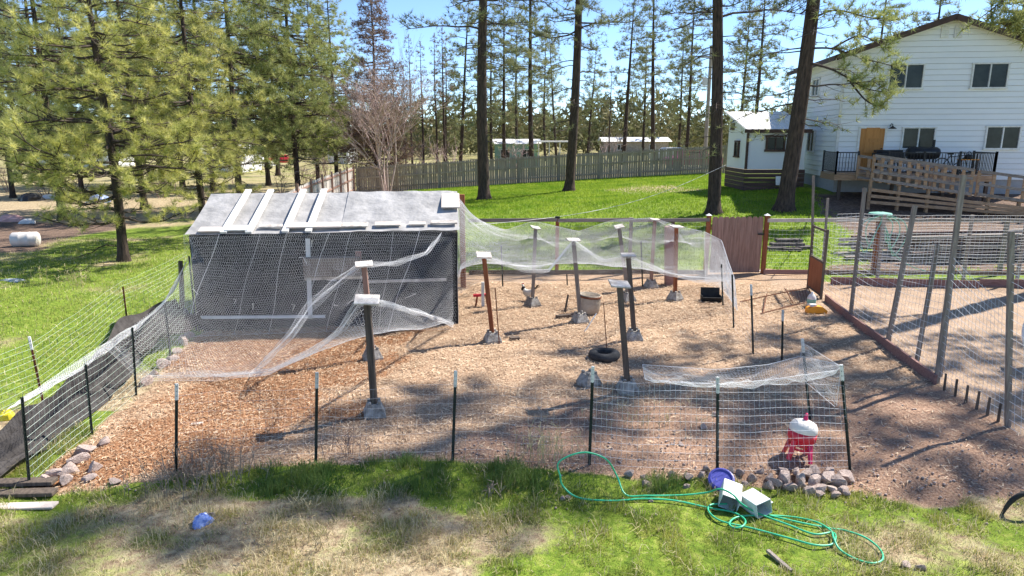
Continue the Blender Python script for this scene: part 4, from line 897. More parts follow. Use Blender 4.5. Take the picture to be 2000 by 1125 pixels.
# rear rail fence with gate
rf = thing('rail_fence', (-1.2, 19.75, 0), 'weathered rail and wire fence between the dirt pen and the lawn', 'fence')
YF = 19.75
def fx(px): return at(px, 480, YF).x
RX_ = [fx(915), fx(1088), fx(1231), fx(1382)]; RY = [fx(1493), fx(1712), fx(1960), fx(2150)]
for x, mt_, w_, h in ((RX_[1], 'wood_red', .1, 1.66), (RX_[2], 'wood_dark', .09, 1.6), (fx(1312), 'wood_dark', .09, 1.6), (RY[1], 'wood_red', .12, 1.72), (RY[2], 'wood_grey', .1, 1.6)):
    ps = MB().box((x, YF, Tz(x, YF) + h / 2 - .1), (w_, w_, h + .2)).build('post', MATS[mt_], rf)
    MB().box((x, YF, Tz(x, YF) + h + .02), (w_ * 1.35, w_ * 1.35, .05)).build('post_cap', MATS['blackmatte' if mt_ == 'wood_red' else 'wood_grey'], ps)
for a, c_, mt_ in ((RX_[0], RX_[1], 'wood_greyx'), (RX_[1], RX_[2], 'wood_greyx'), (RX_[2], RX_[3], 'wood_greyx'), (RY[0], RY[1], 'wood_pale'), (RY[1], RY[2], 'wood_greyx'), (RY[2], RY[3], 'wood_greyx')):
    MB().bar((a + .01, YF - .06, 1.60), (c_ - .01, YF - .06, 1.62), .045, .1).build('rail', MATS[mt_], rf)
    MB().bar((a + .01, YF - .07, .07 + Tz(a, YF)), (c_ - .01, YF - .07, .07 + Tz(c_, YF)), .04, .13).build('base_board', MATS['wood_dark' if a < 6 else 'wood_board'], rf)
    wires((a, YF - .02, 0), (c_, YF - .02, 0), .12, 1.55, 13, max(6, int((c_ - a) / .12)), .0016, seed=int(a * 10) + 60).build('wire_mesh', MATS['wire'], rf)
for bpx, tpx in (((982, 561), (979, 480)), ((1108, 558), (1107, 536)), ((1255, 560), (1252, 470))): tpost(rf, bpx, tpx, 'tpost', False)
gt = thing('garden_gate', (fx(1382), YF, 0), 'closed reddish-brown board gate between two orange posts', 'gate')
gx0, gx1 = fx(1388), fx(1487); ng = 9
for i in range(ng):
    wq = (gx1 - gx0) / ng; x = gx0 + wq * (i + .5); ht = 1.70; w2 = wq * .485
    MB().add([(x - w2, YF - .03, .06), (x + w2, YF - .03, .06), (x + w2, YF - .03, ht - .05), (x + w2 * .6, YF - .03, ht), (x - w2 * .6, YF - .03, ht), (x - w2, YF - .03, ht - .05), (x - w2, YF - .008, .06), (x + w2, YF - .008, .06), (x + w2, YF - .008, ht - .05), (x + w2 * .6, YF - .008, ht), (x - w2 * .6, YF - .008, ht), (x - w2, YF - .008, ht - .05)],
             [(0, 1, 2, 3, 4, 5), (11, 10, 9, 8, 7, 6)] + [(i_, i_ + 6, (i_ + 1) % 6 + 6, (i_ + 1) % 6) for i_ in range(6)]).build('board', MATS['wood_gate'], gt)
for h in (.35, 1.35): MB().bar((gx0, YF + .02, h), (gx1, YF + .02, h), .05, .09).build('cross_rail', MATS['wood_gate'], gt)
for px in (1381, 1494):
    x = fx(px); po = MB().box((x, YF, .84), (.11, .11, 1.78)).build('gate_post', MATS['wood_red'], gt); MB().add([(x - .08, YF - .08, 1.74), (x + .08, YF - .08, 1.74), (x + .08, YF + .08, 1.74), (x - .08, YF + .08, 1.74), (x, YF, 1.80)], [(0, 1, 4), (1, 2, 4), (2, 3, 4), (3, 0, 4), (3, 2, 1, 0)]).build('post_cap', MATS['white'], po)
MB().box((gx1 - .06, YF - .06, 1.2), (.16, .04, .04)).build('latch', MATS['black'], gt)
tag(lump('stepping_stone', gnd(1487, 529), (.3, .2, .05), 'white', 'pale flat stone at the foot of the gate post', 'stone', 9), None)
# dog run with tall leaning timbers
rn = thing('wire_run', gnd(1733, 674), 'tall wire run of weathered leaning timbers with a plank base', 'enclosure')
rp = [((1584, 560), (1589, 343), .07), ((1603, 577), (1617, 387), .07), ((1660, 626), (1689, 367), .09), ((1733, 674), (1787, 402), .10), ((1790, 710), (1831, 478), .085), ((1829, 748), (1882, 342), .095), ((1836, 735), (1872, 420), .08), ((1968, 834), (1975, 452), .09)]
RP = []
for b_, t_, w_ in rp:
    w_ *= .82; a = gnd(*b_); c_ = at(t_[0], t_[1], a.y); RP.append((a, c_)); MB().bar(a - (c_ - a).normalized() * .12, c_, w_, w_ * .55, (0, 1, 0)).build('post', MATS['wood_grey'], rn)
def run_mesh(A_, B2, r_=.0029, ht=None, seed=0, nh=19, nv=14):
    m_ = MB(); g_ = random.Random(seed); (a0, a1), (b0, b1) = A_, B2
    a1 = a0 + (a1 - a0) * (ht or 1) / 1; b1 = b0 + (b1 - b0) * (ht or 1)
    for i in range(nh):
        f = i / (nh - 1); m_.tube([(a0.lerp(a1, f)).lerp(b0.lerp(b1, f), s_ / 5) + Vector((0, 0, -.03 * math.sin(math.pi * s_ / 5) + g_.uniform(-.012, .012))) for s_ in range(6)], r_, 3, False)
    for i in range(nv + 1): m_.tube([a0.lerp(b0, i / nv), a1.lerp(b1, i / nv)], r_ * .8, 3, False)
    m_.build('wire_mesh', MATS['wire'], rn)
run_mesh(RP[1], RP[2], ht=.8, seed=1, nh=14, nv=8); run_mesh(RP[2], RP[3], ht=.78, seed=2, nv=9); run_mesh(RP[3], RP[5], ht=.72, seed=3, nv=14); run_mesh(RP[5], RP[7], ht=.62, seed=4, nv=18)
far_ = (gnd(2250, 1000), gnd(2250, 1000) + Vector((0, 0, 2.2))); run_mesh(RP[7], far_, ht=.85, seed=5, nv=18)
for a, c_ in (((1612, 588), (1668, 634)), ((1668, 634), (1733, 682)), ((1733, 682), (1826, 752))):
    p, q = gnd(*a), gnd(*c_); MB().bar(p + up_ * .07, q + up_ * .07, .045, .19).build('base_board', MATS['wood_board'], rn)
for i, (a, c_) in enumerate((((1622, 556), (1790, 560)), ((1790, 560), (1912, 563)), ((1912, 560), (2060, 562)))):
    p, q = gnd(*a), gnd(*c_); MB().bar(p + up_ * .09, q + up_ * .09, .05, .24).build('base_board', MATS['wood_board'], rn)
p, q = gnd(1622, 553), gnd(2060, 557)
wires(p, q, .2, 1.9, 22, 50, .0032, seed=77, jit=.012).build('wire_mesh', MATS['wire'], rn)
for px in (1712, 1880, 1985): b_ = gnd(px, 553); MB().bar(b_, b_ + up_ * 1.9, .08, .05).build('post', MATS['wood_grey'], rn)
for i in range(6):                # short stakes by the run corner
    b_ = gnd(1844 + i * 21, 762 + i * 12.5); d = Vector((random.uniform(-.03, .03), 0, 1)); tag(MB().bar(b_ - d * .05, b_ + d * .28, .03, .03, taper=.8).build('stake', MATS['wood_dark'], origin=b_), 'short dark stake in the row at the run corner', 'stake', 'short stakes by the run corner')
for i in range(22):
    r3 = random.Random(100 + i); lay = i // 5; X0_ = 10.2 + r3.uniform(0, 2.4) + lay * .25; Yq = 21.3 + (i % 5) * .28 + r3.uniform(-.05, .05); l_ = r3.uniform(3.2, 6.2); zq = Tz(X0_ + l_ / 2, Yq) + .1 + lay * .17
    tag(bevel(MB().box((X0_ + l_ / 2, Yq, zq), (l_, r3.uniform(.12, .22), r3.uniform(.06, .13)), Matrix.Rotation(r3.uniform(-.06, .06), 3, 'Z') @ Matrix.Rotation(-.02, 3, 'Y')).build('timber', MATS[r3.choice(['wood_greyx', 'wood_dark', 'brown_skirt', 'wood_greyx'])], origin=(X0_, Yq, zq)), .008), 'weathered timber in the stack below the ramp behind the run', 'timber', 'timbers stacked below the ramp')
# small half-open run gate: brown panel with wire above
rg = thing('run_gate', gnd(1584, 568), 'open narrow gate with brown lower panel and wire upper half at the run entrance', 'gate')
p0 = gnd(1577, 565); p1 = gnd(1603, 585)
for h0, h1, mt_ in ((.1, .92, 'wood_board'),): MB().bar(p0.lerp(p1, .5) + up_ * h0, p0.lerp(p1, .5) + up_ * h1, (p1 - p0).length, .03, (p1 - p0).cross(up_)).build('panel', MATS['wood_red'], rg)
for q in (p0, p1): MB().bar(q, q + up_ * 1.75, .05, .05).build('stile', MATS['wood_dark'], rg)
for h in (.1, .92, 1.7): MB().bar(p0 + up_ * h, p1 + up_ * h, .04, .05).build('rail', MATS['wood_dark'], rg)
wm = MB()
for i in range(7): wm.tube([p0 + up_ * (.98 + i * .11), p1 + up_ * (.98 + i * .11)], .002, 3)
for i in range(6): wm.tube([p0.lerp(p1, i / 5) + up_ * .95, p0.lerp(p1, i / 5) + up_ * 1.68], .002, 3)
wm.build('wire_mesh', MATS['wire'], rg)

# ------------------------------------------------------------------ bird netting
def drape(top, bot, left, right, nu, nv, pins, sag, iters=700, wr=0, seed=0, free=()):
    tp_, bt, lf_, rt = polyline(top, nu), polyline(bot, nu), polyline(left, nv), polyline(right, nv)
    u = np.linspace(0, 1, nu)[None, :, None]; v = np.linspace(0, 1, nv)[:, None, None]
    P = (1 - v) * tp_[None] + v * bt[None] + (1 - u) * lf_[:, None] + u * rt[:, None] - ((1 - u) * (1 - v) * tp_[0] + u * (1 - v) * tp_[-1] + (1 - u) * v * bt[0] + u * v * bt[-1])
    fix = []
    for p in pins:
        d = np.linalg.norm(P[:, :, :2] - np.array(p)[:2], axis=2); j, i = np.unravel_index(np.argmin(d), d.shape); j = min(max(j, 1), nv - 2) if not free else j; fix.append((j, i, np.array(p)))
    for it in range(iters):
        Q = .25 * (P[:-2, 1:-1] + P[2:, 1:-1] + P[1:-1, :-2] + P[1:-1, 2:]); Q[:, :, 2] -= sag; P[1:-1, 1:-1] = Q
        if 'bot' in free: P[-1, 1:-1, 2] = .5 * (P[-1, :-2, 2] + P[-1, 2:, 2]) * .6 + .4 * P[-2, 1:-1, 2] - sag
        for j, i, p in fix:
            P[j, i] = p
    if wr:
        uu, vv = np.meshgrid(np.arange(nu) * .22, np.arange(nv) * .22); P[1:-1, 1:-1, 2] += wr * (fbm(uu, vv, 1.0, seed) - .5)[1:-1, 1:-1] * 2
        P[1:-1, 1:-1, 1] += wr * (fbm(uu, vv, 1.2, seed + 4) - .5)[1:-1, 1:-1] * 2
    zg = T(P[:, :, 0], P[:, :, 1]) + .025; P[:, :, 2] = np.maximum(P[:, :, 2], zg)
    return P
def hexnet(P, cell, r_, drop=0, seed=0):
    nv, nu, _ = P.shape
    Lu = np.linalg.norm(np.diff(P, axis=1), axis=2).sum(1).mean(); Lv = np.linalg.norm(np.diff(P, axis=0), axis=2).sum(0).mean()
    a = cell / math.sqrt(3); E = []
    ni, nj = int(Lu / cell), int(Lv / (1.5 * a))
    I, J = np.meshgrid(np.arange(ni), np.arange(nj)); off = (J % 2) * .5
    cx0 = (I + off) * cell; cy0 = J * 1.5 * a
    top_ = np.stack([cx0, cy0 + .5 * a], -1); l_ = np.stack([cx0 - cell / 2, cy0 + 1.0 * a], -1); r2 = np.stack([cx0 + cell / 2, cy0 + 1.0 * a], -1); dn = np.stack([cx0, cy0 - .5 * a], -1)
    Aq = np.concatenate([top_.reshape(-1, 2), top_.reshape(-1, 2), top_.reshape(-1, 2)]); Bq = np.concatenate([l_.reshape(-1, 2), r2.reshape(-1, 2), dn.reshape(-1, 2)])
    def mp(q):
        x = np.clip(q[:, 0] / Lu, 0, .99999) * (nu - 1); y = np.clip(q[:, 1] / Lv, 0, .99999) * (nv - 1); i = x.astype(int); j = y.astype(int); fx_ = (x - i)[:, None]; fy_ = (y - j)[:, None]
        return (P[j, i] * (1 - fx_) + P[j, i + 1] * fx_) * (1 - fy_) + (P[j + 1, i] * (1 - fx_) + P[j + 1, i + 1] * fx_) * fy_
    A3, B3 = mp(Aq), mp(Bq); g_ = np.random.default_rng(seed)
    d = B3 - A3; ln = np.linalg.norm(d, axis=1); keep = (ln > 1e-4) & (g_.random(len(ln)) > drop); A3, B3, d, ln = A3[keep], B3[keep], d[keep], ln[keep]; d = d / ln[:, None]
    h_ = np.where(np.abs(d[:, 2:3]) < .8, np.array([[0, 0, 1.]]), np.array([[1., 0, 0]])); s1 = np.cross(d, h_); s1 /= np.linalg.norm(s1, axis=1)[:, None]; s2 = np.cross(d, s1)
    ring = [s1 * math.cos(q) + s2 * math.sin(q) for q in (0, 2.094, 4.189)]
    V = np.stack([A3 + ring[0] * r_, A3 + ring[1] * r_, A3 + ring[2] * r_, B3 + ring[0] * r_, B3 + ring[1] * r_, B3 + ring[2] * r_], 1); b0 = (np.arange(len(A3)) * 6)[:, None]
    F = np.concatenate([b0 + np.array([[0, 1, 4, 3]]), b0 + np.array([[1, 2, 5, 4]]), b0 + np.array([[2, 0, 3, 5]])])
    return V.reshape(-1, 3), F
def edge_cord(P, r_):
    m_ = MB()
    for ring in (P[0], P[-1], P[:, 0], P[:, -1]): m_.tube([Vector(q) for q in ring[::2]], r_, 3, False)
    return m_
def netting(name, P, cell, r_, label, cords=True, drop=.02, front=False):
    V, F = hexnet(P, cell, r_, drop, 3); o_ = Vector(P[0, 0]); V = V - np.array(o_)
    root = thing(name, o_, label, 'netting'); link_mesh('mesh_threads', np_mesh('mesh_threads', V, F), MATS['net'], root)['kind'] = 'stuff'
    if front: MB().tube([Vector(q) for q in P[-1][::2]], r_ * 2, 3, False).build('edge_cord', MATS['net'], root)
    elif cords: edge_cord(P, r_ * 2.0).build('edge_cord', MATS['net'], root)
    return root
pt = POSTS
# A: roof net over the rear half of the pen
cr = cp3(CW, .3, CZ + .1); cb = at(883, 372, 16.0)
back_ = [cp3(CW, CD / 2, CRZ), at(925, 425, 17.4), at(985, 450, 17.8), pt['g'] + Vector((0, 1.2, 0)), at(1130, 452, 18.2), pt['h'] + Vector((0, 1.2, .0)), pt['i'] + Vector((0, .3, 0)), at(1330, 443, 18.4), at(1375, 452, 18.3)]
front_ = [cp3(CW, -.1, 1.1), at(900, 520, 13.2), pt['c'] + Vector((0, -.15, 0)), at(1020, 525, 13.6), at(1070, 530, 13.8), pt['d'] + Vector((0, -.15, 0)), at(1175, 508, 13.6), pt['e'] + Vector((0, -.15, 0)), at(1300, 530, 14.3), at(1370, 548, 14.9), at(1435, 545, 15.2)]
right_ = [at(1375, 452, 18.3), at(1410, 470, 17.4), at(1422, 508, 16.4), at(1435, 545, 15.2)]
left_ = [cp3(CW, CD / 2, CRZ), cp3(CW + .03, .3, 2.0), cp3(CW, -.1, 1.1)]
PA = drape(back_, front_, left_, right_, 64, 44, [pt[k] for k in 'gjhi'], .0012, 500, .04, 2)
netting('bird_netting', PA, .05, .0019, 'white bird netting sagging over the capped posts beside the coop')
# back drop of the same net, down to the rear fence
bb = [Vector((p.x, p.y + .5, .12)) for p in back_]
PB = drape(back_, bb, [back_[0], bb[0]], [back_[-1], bb[-1]], 60, 24, [], .0003, 200, .05, 5)
netting('bird_netting', PB, .055, .0014, 'white netting curtain hanging behind the capped posts before the rear fence', False)
rr_ = [Vector((p.x + .12, p.y, .05)) for p in right_]
PR = drape(right_, rr_, [right_[0], rr_[0]], [right_[-1], rr_[-1]], 30, 20, [], .0005, 200, .07, 6)
netting('bird_netting', PR, .04, .0026, 'bunched white netting spilling to the ground beside the garden gate', True)
# B: net hung over the coop front
tpz = [cp3(u, -.12, CZ + .04) for u in (-.05, CW * .25, CW * .5, CW * .75, CW + .02)]
btz = [cp3(-.1, -.55, .05), cp3(CW * .25, -.5, .05), cp3(CW * .5, -.45, .05), cp3(CW * .75, -.5, .05), cp3(CW, -.55, .05)]
PC = drape(tpz, btz, [tpz[0], cp3(-.08, -.25, 1.0), btz[0]], [tpz[-1], cp3(CW, -.2, 1.0), btz[-1]], 64, 30, [], .0003, 200, .09, 8)
nc_ = netting('bird_netting', PC, .046, .0008, 'white bird netting hanging down the dark front of the coop', True)
for i in range(7):                # stretched folds running down the hung net
    j0 = int(8 + i * 7.7 + (i % 2) * 2); sk = -8 + (i % 3) * 2; qa, qb = Vector(PC[0, j0]), Vector(PC[29, int(np.clip(j0 + sk, 0, 63))]); pts = [qa.lerp(qb, r2 / 9) - cy_ * (.03 + .05 * math.sin(math.pi * r2 / 9)) + cx_ * .02 * math.sin(r2 * .9 + i) for r2 in range(10)]
    MB().tube(pts, .0025 if i % 3 else .004, 4, False).build('fold_strand', MATS['net'], nc_)
for i in range(14):               # loose tie ends
    r2, j2 = random.randint(2, 27), random.randint(2, 61); q = Vector(PC[r2, j2]) - cy_ * .02
    MB().tube([q, q + Vector((random.uniform(-.1, .1), -.05, random.uniform(-.05, .06))), q + Vector((random.uniform(-.18, .18), -.04, random.uniform(-.14, .02)))], .006, 4).build('tie', MATS['white'], nc_)
# C: collapsed net from coop over the two front posts to the left fence
lft = [LFP[4][1] + Vector((.1, 0, 0)), LFP[3][1] + up_ * .02, LFP[2][1] + up_ * .02, at(205, 672, LFP[2][1].y - .5)]
cb_ = [LFP[4][1] + Vector((.1, 0, 0)), cp3(.05, -.14, CZ), cp3(CW * .3, -.14, CZ + .02), cp3(CW * .55, -.14, CZ + .02), cp3(CW * .8, -.14, CZ), cp3(CW - .05, -.14, CZ - .1)]
def lowpt(px, py, Y, z=None):
    q = at(px, py, Y); return q
cf = [at(205, 672, LFP[2][1].y - .5), gnd(285, 745) + up_ * .06, gnd(400, 742) + up_ * .06, at(520, 727, 10.2), at(600, 688, 9.9), at(660, 645, 9.5), pt['a'] + Vector((-.12, -.1, 0)), pt['a'] + Vector((.15, -.08, 0)), at(780, 600, 10.4), at(830, 612, 11.8), gnd(885, 640) + up_ * .08]
PD = drape(cb_, cf, lft, [cp3(CW - .05, -.14, CZ - .1), gnd(885, 640) + Vector((.02, .3, .3)), gnd(885, 640) + up_ * .08], 72, 46, [pt['b']], .0022, 500, .035, 11)
netting('bird_netting', PD, .056, .0013, 'collapsed white bird netting stretched over the two capped posts in front of the coop', front=True)
def bunch(edge, wid, seed, label, cell=.036, r_=.0012):
    e = polyline(edge, 70); g2 = [[Vector(q) + Vector((0, wid * (j / 5 - .2), -.05 * math.sin(j * 1.9 + i * .11) - .02 * j + .015 * math.sin(i * .7 + j))) for i, q in enumerate(e)] for j in range(6)]
    PP = np.array([[tuple(q) for q in row] for row in g2]); zg = T(PP[:, :, 0], PP[:, :, 1]) + .03; PP[:, :, 2] = np.maximum(PP[:, :, 2], zg); netting('bird_netting', PP, cell, r_, label, True)
bunch(cf, .42, 3, 'gathered white net edge running over the lone capped post down to the chips')
bunch([q + Vector((0, .02, .01)) for q in front_], .42, 4, 'gathered front edge of the white net swagged between the capped posts')
bunch([cp3(CW * .94, -.13, CZ), at(830, 492, 13.0), at(770, 512, 12.5), pt['b'] + Vector((.1, -.05, 0)), pt['b'] + Vector((-.1, -.05, 0)), at(655, 548, 11.5), at(600, 598, 10.9), at(560, 655, 10.4), gnd(490, 733) + up_ * .05], .5, 5, 'gathered white net strand swept over the capped post before the nest box')
# D: net lying over the left fence tops and the grass
PE = drape([LFP[4][1], LFP[3][1], LFP[2][1], LFP[1][1], LFP[0][1]], [gnd(345, 610) + up_ * .5, gnd(270, 680) + up_ * .5, gnd(190, 745) + up_ * .55, gnd(120, 790) + up_ * .5, gnd(15, 880) + up_ * .5],
           [LFP[4][1], gnd(345, 610) + up_ * .5], [LFP[0][1], gnd(15, 880) + up_ * .5], 60, 16, [], .001, 200, .05, 13)
netting('bird_netting', PE, .055, .0020, 'thin netting draped from the left fence posts toward the grass', False)
# E: bunched netting on the front right wire
fa, fb2 = FB[3], FB[5]
tq = [at(1255, 712, FB[4][0].y + .9), at(1400, 722, FB[4][0].y + .8), at(1500, 712, FB[4][0].y + .9), FR[0][1] + Vector((.0, 0, -.25)), at(1640, 712, FB[5][0].y + .3)]
bq = [at(1260, 742, FB[4][0].y + .15), at(1340, 748, FB[4][0].y), at(1402, 750, FB[4][0].y - .02), at(1500, 742, FB[4][0].y), at(1640, 722, FB[5][0].y)]
PF = drape(tq, bq, [tq[0], bq[0]], [tq[-1], bq[-1]], 50, 18, [], .0012, 200, .08, 15)
netting('bird_netting', PF, .038, .0014, 'bunched wire netting sagging along the top of the front right fence')
PG = drape([FR[0][1] + up_ * -.05, FB[5][1] + up_ * -.02], [FR[0][1] - up_ * .55, FB[5][1] - up_ * .55], [FR[0][1] + up_ * -.05, FR[0][1] - up_ * .55], [FB[5][1] + up_ * -.02, FB[5][1] - up_ * .55], 24, 16, [], .001, 100, .08, 17)
netting('bird_netting', PG, .04, .0013, 'scrap of netting strung between the two posts behind the red waterer')
# fallen shade cloth along the left fence
def strip(path, wid, n, label):
    ctr = polyline(path, n); grid = []
    for i in range(n):
        d = ctr[min(i + 1, n - 1)] - ctr[max(0, i - 1)]; d /= np.linalg.norm(d) + 1e-9; s_ = np.array([-d[1], d[0], 0]); row = []
        for j in range(9):
            f = j / 8 - .5; q = ctr[i] + s_ * f * wid(i / (n - 1)) * .75; h = .09 * math.sin(j * 2.2 + i * .13) + .05 * math.sin(i * .5 + j) + .35 * (.5 - f) * wid(i / (n - 1))
            row.append((q[0], q[1], max(Tz(q[0], q[1]) + .02, ctr[i][2] + h - .2)))
        grid.append(row)
    return tag(MB().sheet(grid).build('shade_cloth', MATS['cloth_fallen'], origin=grid[0][0], smooth=True), label, 'cloth')
strip([gnd(372, 655) + up_ * .55, gnd(285, 690) + up_ * .5, gnd(225, 745) + up_ * .35, gnd(130, 820) + up_ * .22, gnd(40, 890) + up_ * .2, gnd(-60, 960) + up_ * .25], lambda t_: .95 - .25 * t_, 70, 'fallen strip of dark shade cloth slumped along the left fence')

# ------------------------------------------------------------------ small things in the pen
p = gnd(1148, 612); brl = thing('barrel', p, 'weathered tan barrel with open top in the middle of the pen', 'barrel')
MB().lathe([(0, -.02), (.2, -.02), (.25, .06), (.265, .22), (.255, .38), (.25, .45), (.235, .45), (.235, .3), (0, .28)], 20, Matrix.Translation(p) @ Matrix.Rotation(R(5), 4, 'Y')).build('shell', MATS['barrel_pale'], brl, smooth=True)
MB().lathe([(.252, .38), (.27, .39), (.27, .42), (.252, .43)], 20, Matrix.Translation(p) @ Matrix.Rotation(R(5), 4, 'Y')).build('hoop', MATS['rust'], brl)
p = gnd(1180, 700); ty = thing('tyre', p, 'old worn tyre lying flat with a thin rod standing in it', 'tyre')
MB().lathe([(.13, .03), (.16, .0), (.24, .0), (.285, .04), (.29, .08), (.27, .13), (.2, .15), (.14, .13), (.135, .08), (.13, .03)], 28, Matrix.Translation(p)).build('tread', MATS['rubber'], ty, smooth=True)
rd_ = gnd(1187, 695); tag(MB().tube([rd_ - up_ * .1, at(1179, 592, rd_.y)], .009, 6).build('metal_rod', MATS['rust'], origin=rd_), 'thin rusty rod standing inside the tyre', 'rod')
rd_ = gnd(976, 673); tag(MB().tube([rd_ - up_ * .1, at(967, 562, rd_.y)], .012, 6).build('metal_rod', MATS['rust'], origin=rd_), 'thin rusty rod beside the red-brown netting post', 'rod')
a, c_ = gnd(1142, 648), at(1165, 612, gnd(1142, 648).y + .2); tag(MB().tube([a, c_], .012, 6).build('metal_rod', MATS['galv'], origin=a), 'short pale stick leaning on the tan barrel', 'stick')
a = gnd(1103, 612); tag(MB().tube([a, a + Vector((.08, .1, .42))], [.03, .022], 7).build('stake', MATS['wood_dark'], origin=a), 'short dark stake leaning left of the tan barrel', 'stake')
a = gnd(1100, 622); tag(bevel(MB().box(a + up_ * .05, (.35, .1, .08), Matrix.Rotation(.4, 3, 'Z')).build('wood_scrap', MATS['wood_dark'], origin=a), .01), 'dark timber scrap on the straw by the tan barrel', 'wood')
def trough(px, py, rz, label, s_=1.):
    p = gnd(px, py); t_ = thing('feed_trough', p, label, 'trough'); Rm = Matrix.Rotation(rz, 3, 'Z')
    def bx(c_, sz, nm, rx=0): MB().box(p + Rm @ Vector(c_), sz, Rm @ Matrix.Rotation(rx, 3, 'X')).build(nm, MATS['blackmatte'], t_)
    bx((0, -.17 * s_, .07), (.46 * s_, .02, .16), 'front_panel', .6); bx((0, .15 * s_, .18), (.46 * s_, .02, .26), 'back_panel', -.15); bx((0, -.01, .02), (.44 * s_, .24 * s_, .02), 'floor_panel')
    for sx in (-.23, .23): bx((sx * s_, -.02, .08), (.015, .27 * s_, .14), 'end_panel')
trough(1388, 588, -.1, 'black feed trough near the net corner')
def plank_scrap(px, py, sz, rz, mat, label, name='wood_scrap', cat='wood'):
    p = gnd(px, py); return tag(bevel(MB().box(p + up_ * (sz[2] / 2 + .005), sz, Matrix.Rotation(rz, 3, 'Z')).build(name, MATS[mat], origin=p), .004), label, cat)
plank_scrap(1005, 664, (.2, .12, .06), .2, 'wood_dark', 'dark lump of wood near the red-brown netting post')
st = thing('perch_stand', gnd(945, 600), 'small white and red wooden perch stand beside the coop', 'stand'); q = ORG[st] = st.location.copy()
MB().box(q + Vector((-.02, 0, .3)), (.07, .05, .62)).build('upright', MATS['white'], st); MB().bar(q + Vector((-.25, 0, .28)), q + Vector((.12, .02, .3)), .06, .06).build('crossbar', MATS['red'], st); MB().bar(q + Vector((.1, 0, 0)), q + Vector((.05, 0, .3)), .045, .045).build('leg', MATS['wood_red'], st); MB().bar(q + Vector((-.2, 0, 0)), q + Vector((-.15, 0, .28)), .045, .045).build('leg', MATS['wood_red'], st)
# hen: one continuous body grown with a skin modifier
def hen(px, py, rz, label):
    p = gnd(px, py); h_ = thing('hen', p, label, 'chicken')
    vv = [(0, 0, .2), (.07, 0, .21), (.13, 0, .27), (.15, 0, .34), (.165, 0, .385), (-.08, 0, .22), (-.15, 0, .28), (-.2, 0, .36), (-.01, .045, .13), (0, .05, .05), (.015, .05, .005), (-.01, -.045, .13), (0, -.05, .05), (.015, -.05, .005), (.21, 0, .38)]
    ee = [(0, 1), (1, 2), (2, 3), (3, 4), (0, 5), (5, 6), (6, 7), (0, 8), (8, 9), (9, 10), (0, 11), (11, 12), (12, 13), (4, 14)]
    rr = [.10, .085, .05, .036, .036, .09, .055, .03, .028, .009, .009, .028, .009, .009, .008]
    me_ = bpy.data.meshes.new('body'); me_.from_pydata([Vector(v) for v in vv], ee, []); me_.materials.append(MATS['hen_white'])
    o = bpy.data.objects.new('body', me_); COL.objects.link(o); o.parent = h_; ORG[o] = ORG[h_]
    sk = o.modifiers.new('skin', 'SKIN'); sk.use_smooth_shade = True
    for i, s_ in enumerate(me_.skin_vertices[0].data): s_.radius = (rr[i], rr[i]); s_.use_root = i == 0
    sb = o.modifiers.new('sub', 'SUBSURF'); sb.levels = sb.render_levels = 2
    h_.rotation_euler = (0, 0, rz)
    tl = MB()
    for i in range(7): a = -.5 + i / 6.; tl.add([(-.16, a * .05, .27), (-.3, a * .12 - .02, .40 + .05 * math.cos(a * 3)), (-.33, a * .14, .42 + .05 * math.cos(a * 3)), (-.3, a * .12 + .02, .40 + .05 * math.cos(a * 3))], [(0, 1, 2, 3)])
    link_mesh('tail_feathers', tl.mesh('tail_feathers'), MATS['hen_black'], h_)
    link_mesh('comb', MB().add([(.13, 0, .415), (.19, 0, .41), (.185, .0, .44), (.165, 0, .425), (.155, 0, .45), (.14, 0, .425), (.12, 0, .445), (.155, .008, .41), (.155, -.008, .41)], [(0, 7, 1, 2, 3, 4, 5, 6), (6, 5, 4, 3, 2, 1, 8, 0)]).mesh('comb'), MATS['red'], h_)
    link_mesh('neck_feathers', MB().lathe([(.03, .36), (.045, .33), (.062, .28), (.05, .26)], 12, Matrix.Translation((.0, 0, 0)) @ Matrix.Translation((.145, 0, 0))).mesh('neck_feathers', smooth=True), MATS['hen_black'], h_)
hen(1031, 588, R(140), 'black and white hen standing beside a netting post')
# orange toy and jug, rack frame
p = gnd(1592, 612); ot = thing('orange_feeder', p, 'orange plastic feeder base tipped on the dirt by the run', 'feeder')
MB().add([(p.x + x, p.y + y, p.z + z) for y in (-.1, .1) for x, z in ((-.2, 0), (.22, 0), (.24, .08), (.12, .17), (-.05, .19), (-.2, .13))], [(0, 1, 2, 3, 4, 5), (11, 10, 9, 8, 7, 6)] + [(i, i + 6, (i + 1) % 6 + 6, (i + 1) % 6) for i in range(6)]).build('tray', MATS['orange'], ot)
MB().box(p + Vector((-.08, -.02, .2)), (.14, .1, .05)).build('lid', MATS['white_plastic'], ot)
p = gnd(1584, 598); jg = thing('jug', p, 'white plastic jug with pale green label by the run board', 'jug')
MB().lathe([(0, 0), (.09, 0), (.1, .03), (.1, .22), (.06, .29), (.03, .31), (.03, .35), (0, .355)], 16, Matrix.Translation(p)).build('bottle', MATS['white_plastic'], jg, smooth=True)
MB().lathe([(.102, .08), (.102, .18)], 16, Matrix.Translation(p)).build('label_band', MATS['hose_pale'], jg)
rk = thing('rusty_rack', gnd(1490, 600), 'rusty metal rack frame collapsed on the dirt beside the orange feeder', 'rack')
A0, A1, A2, A3 = gnd(1445, 592) + up_ * .03, at(1578, 562, gnd(1578, 580).y) , gnd(1585, 588) + up_ * .12, gnd(1490, 614) + up_ * .03
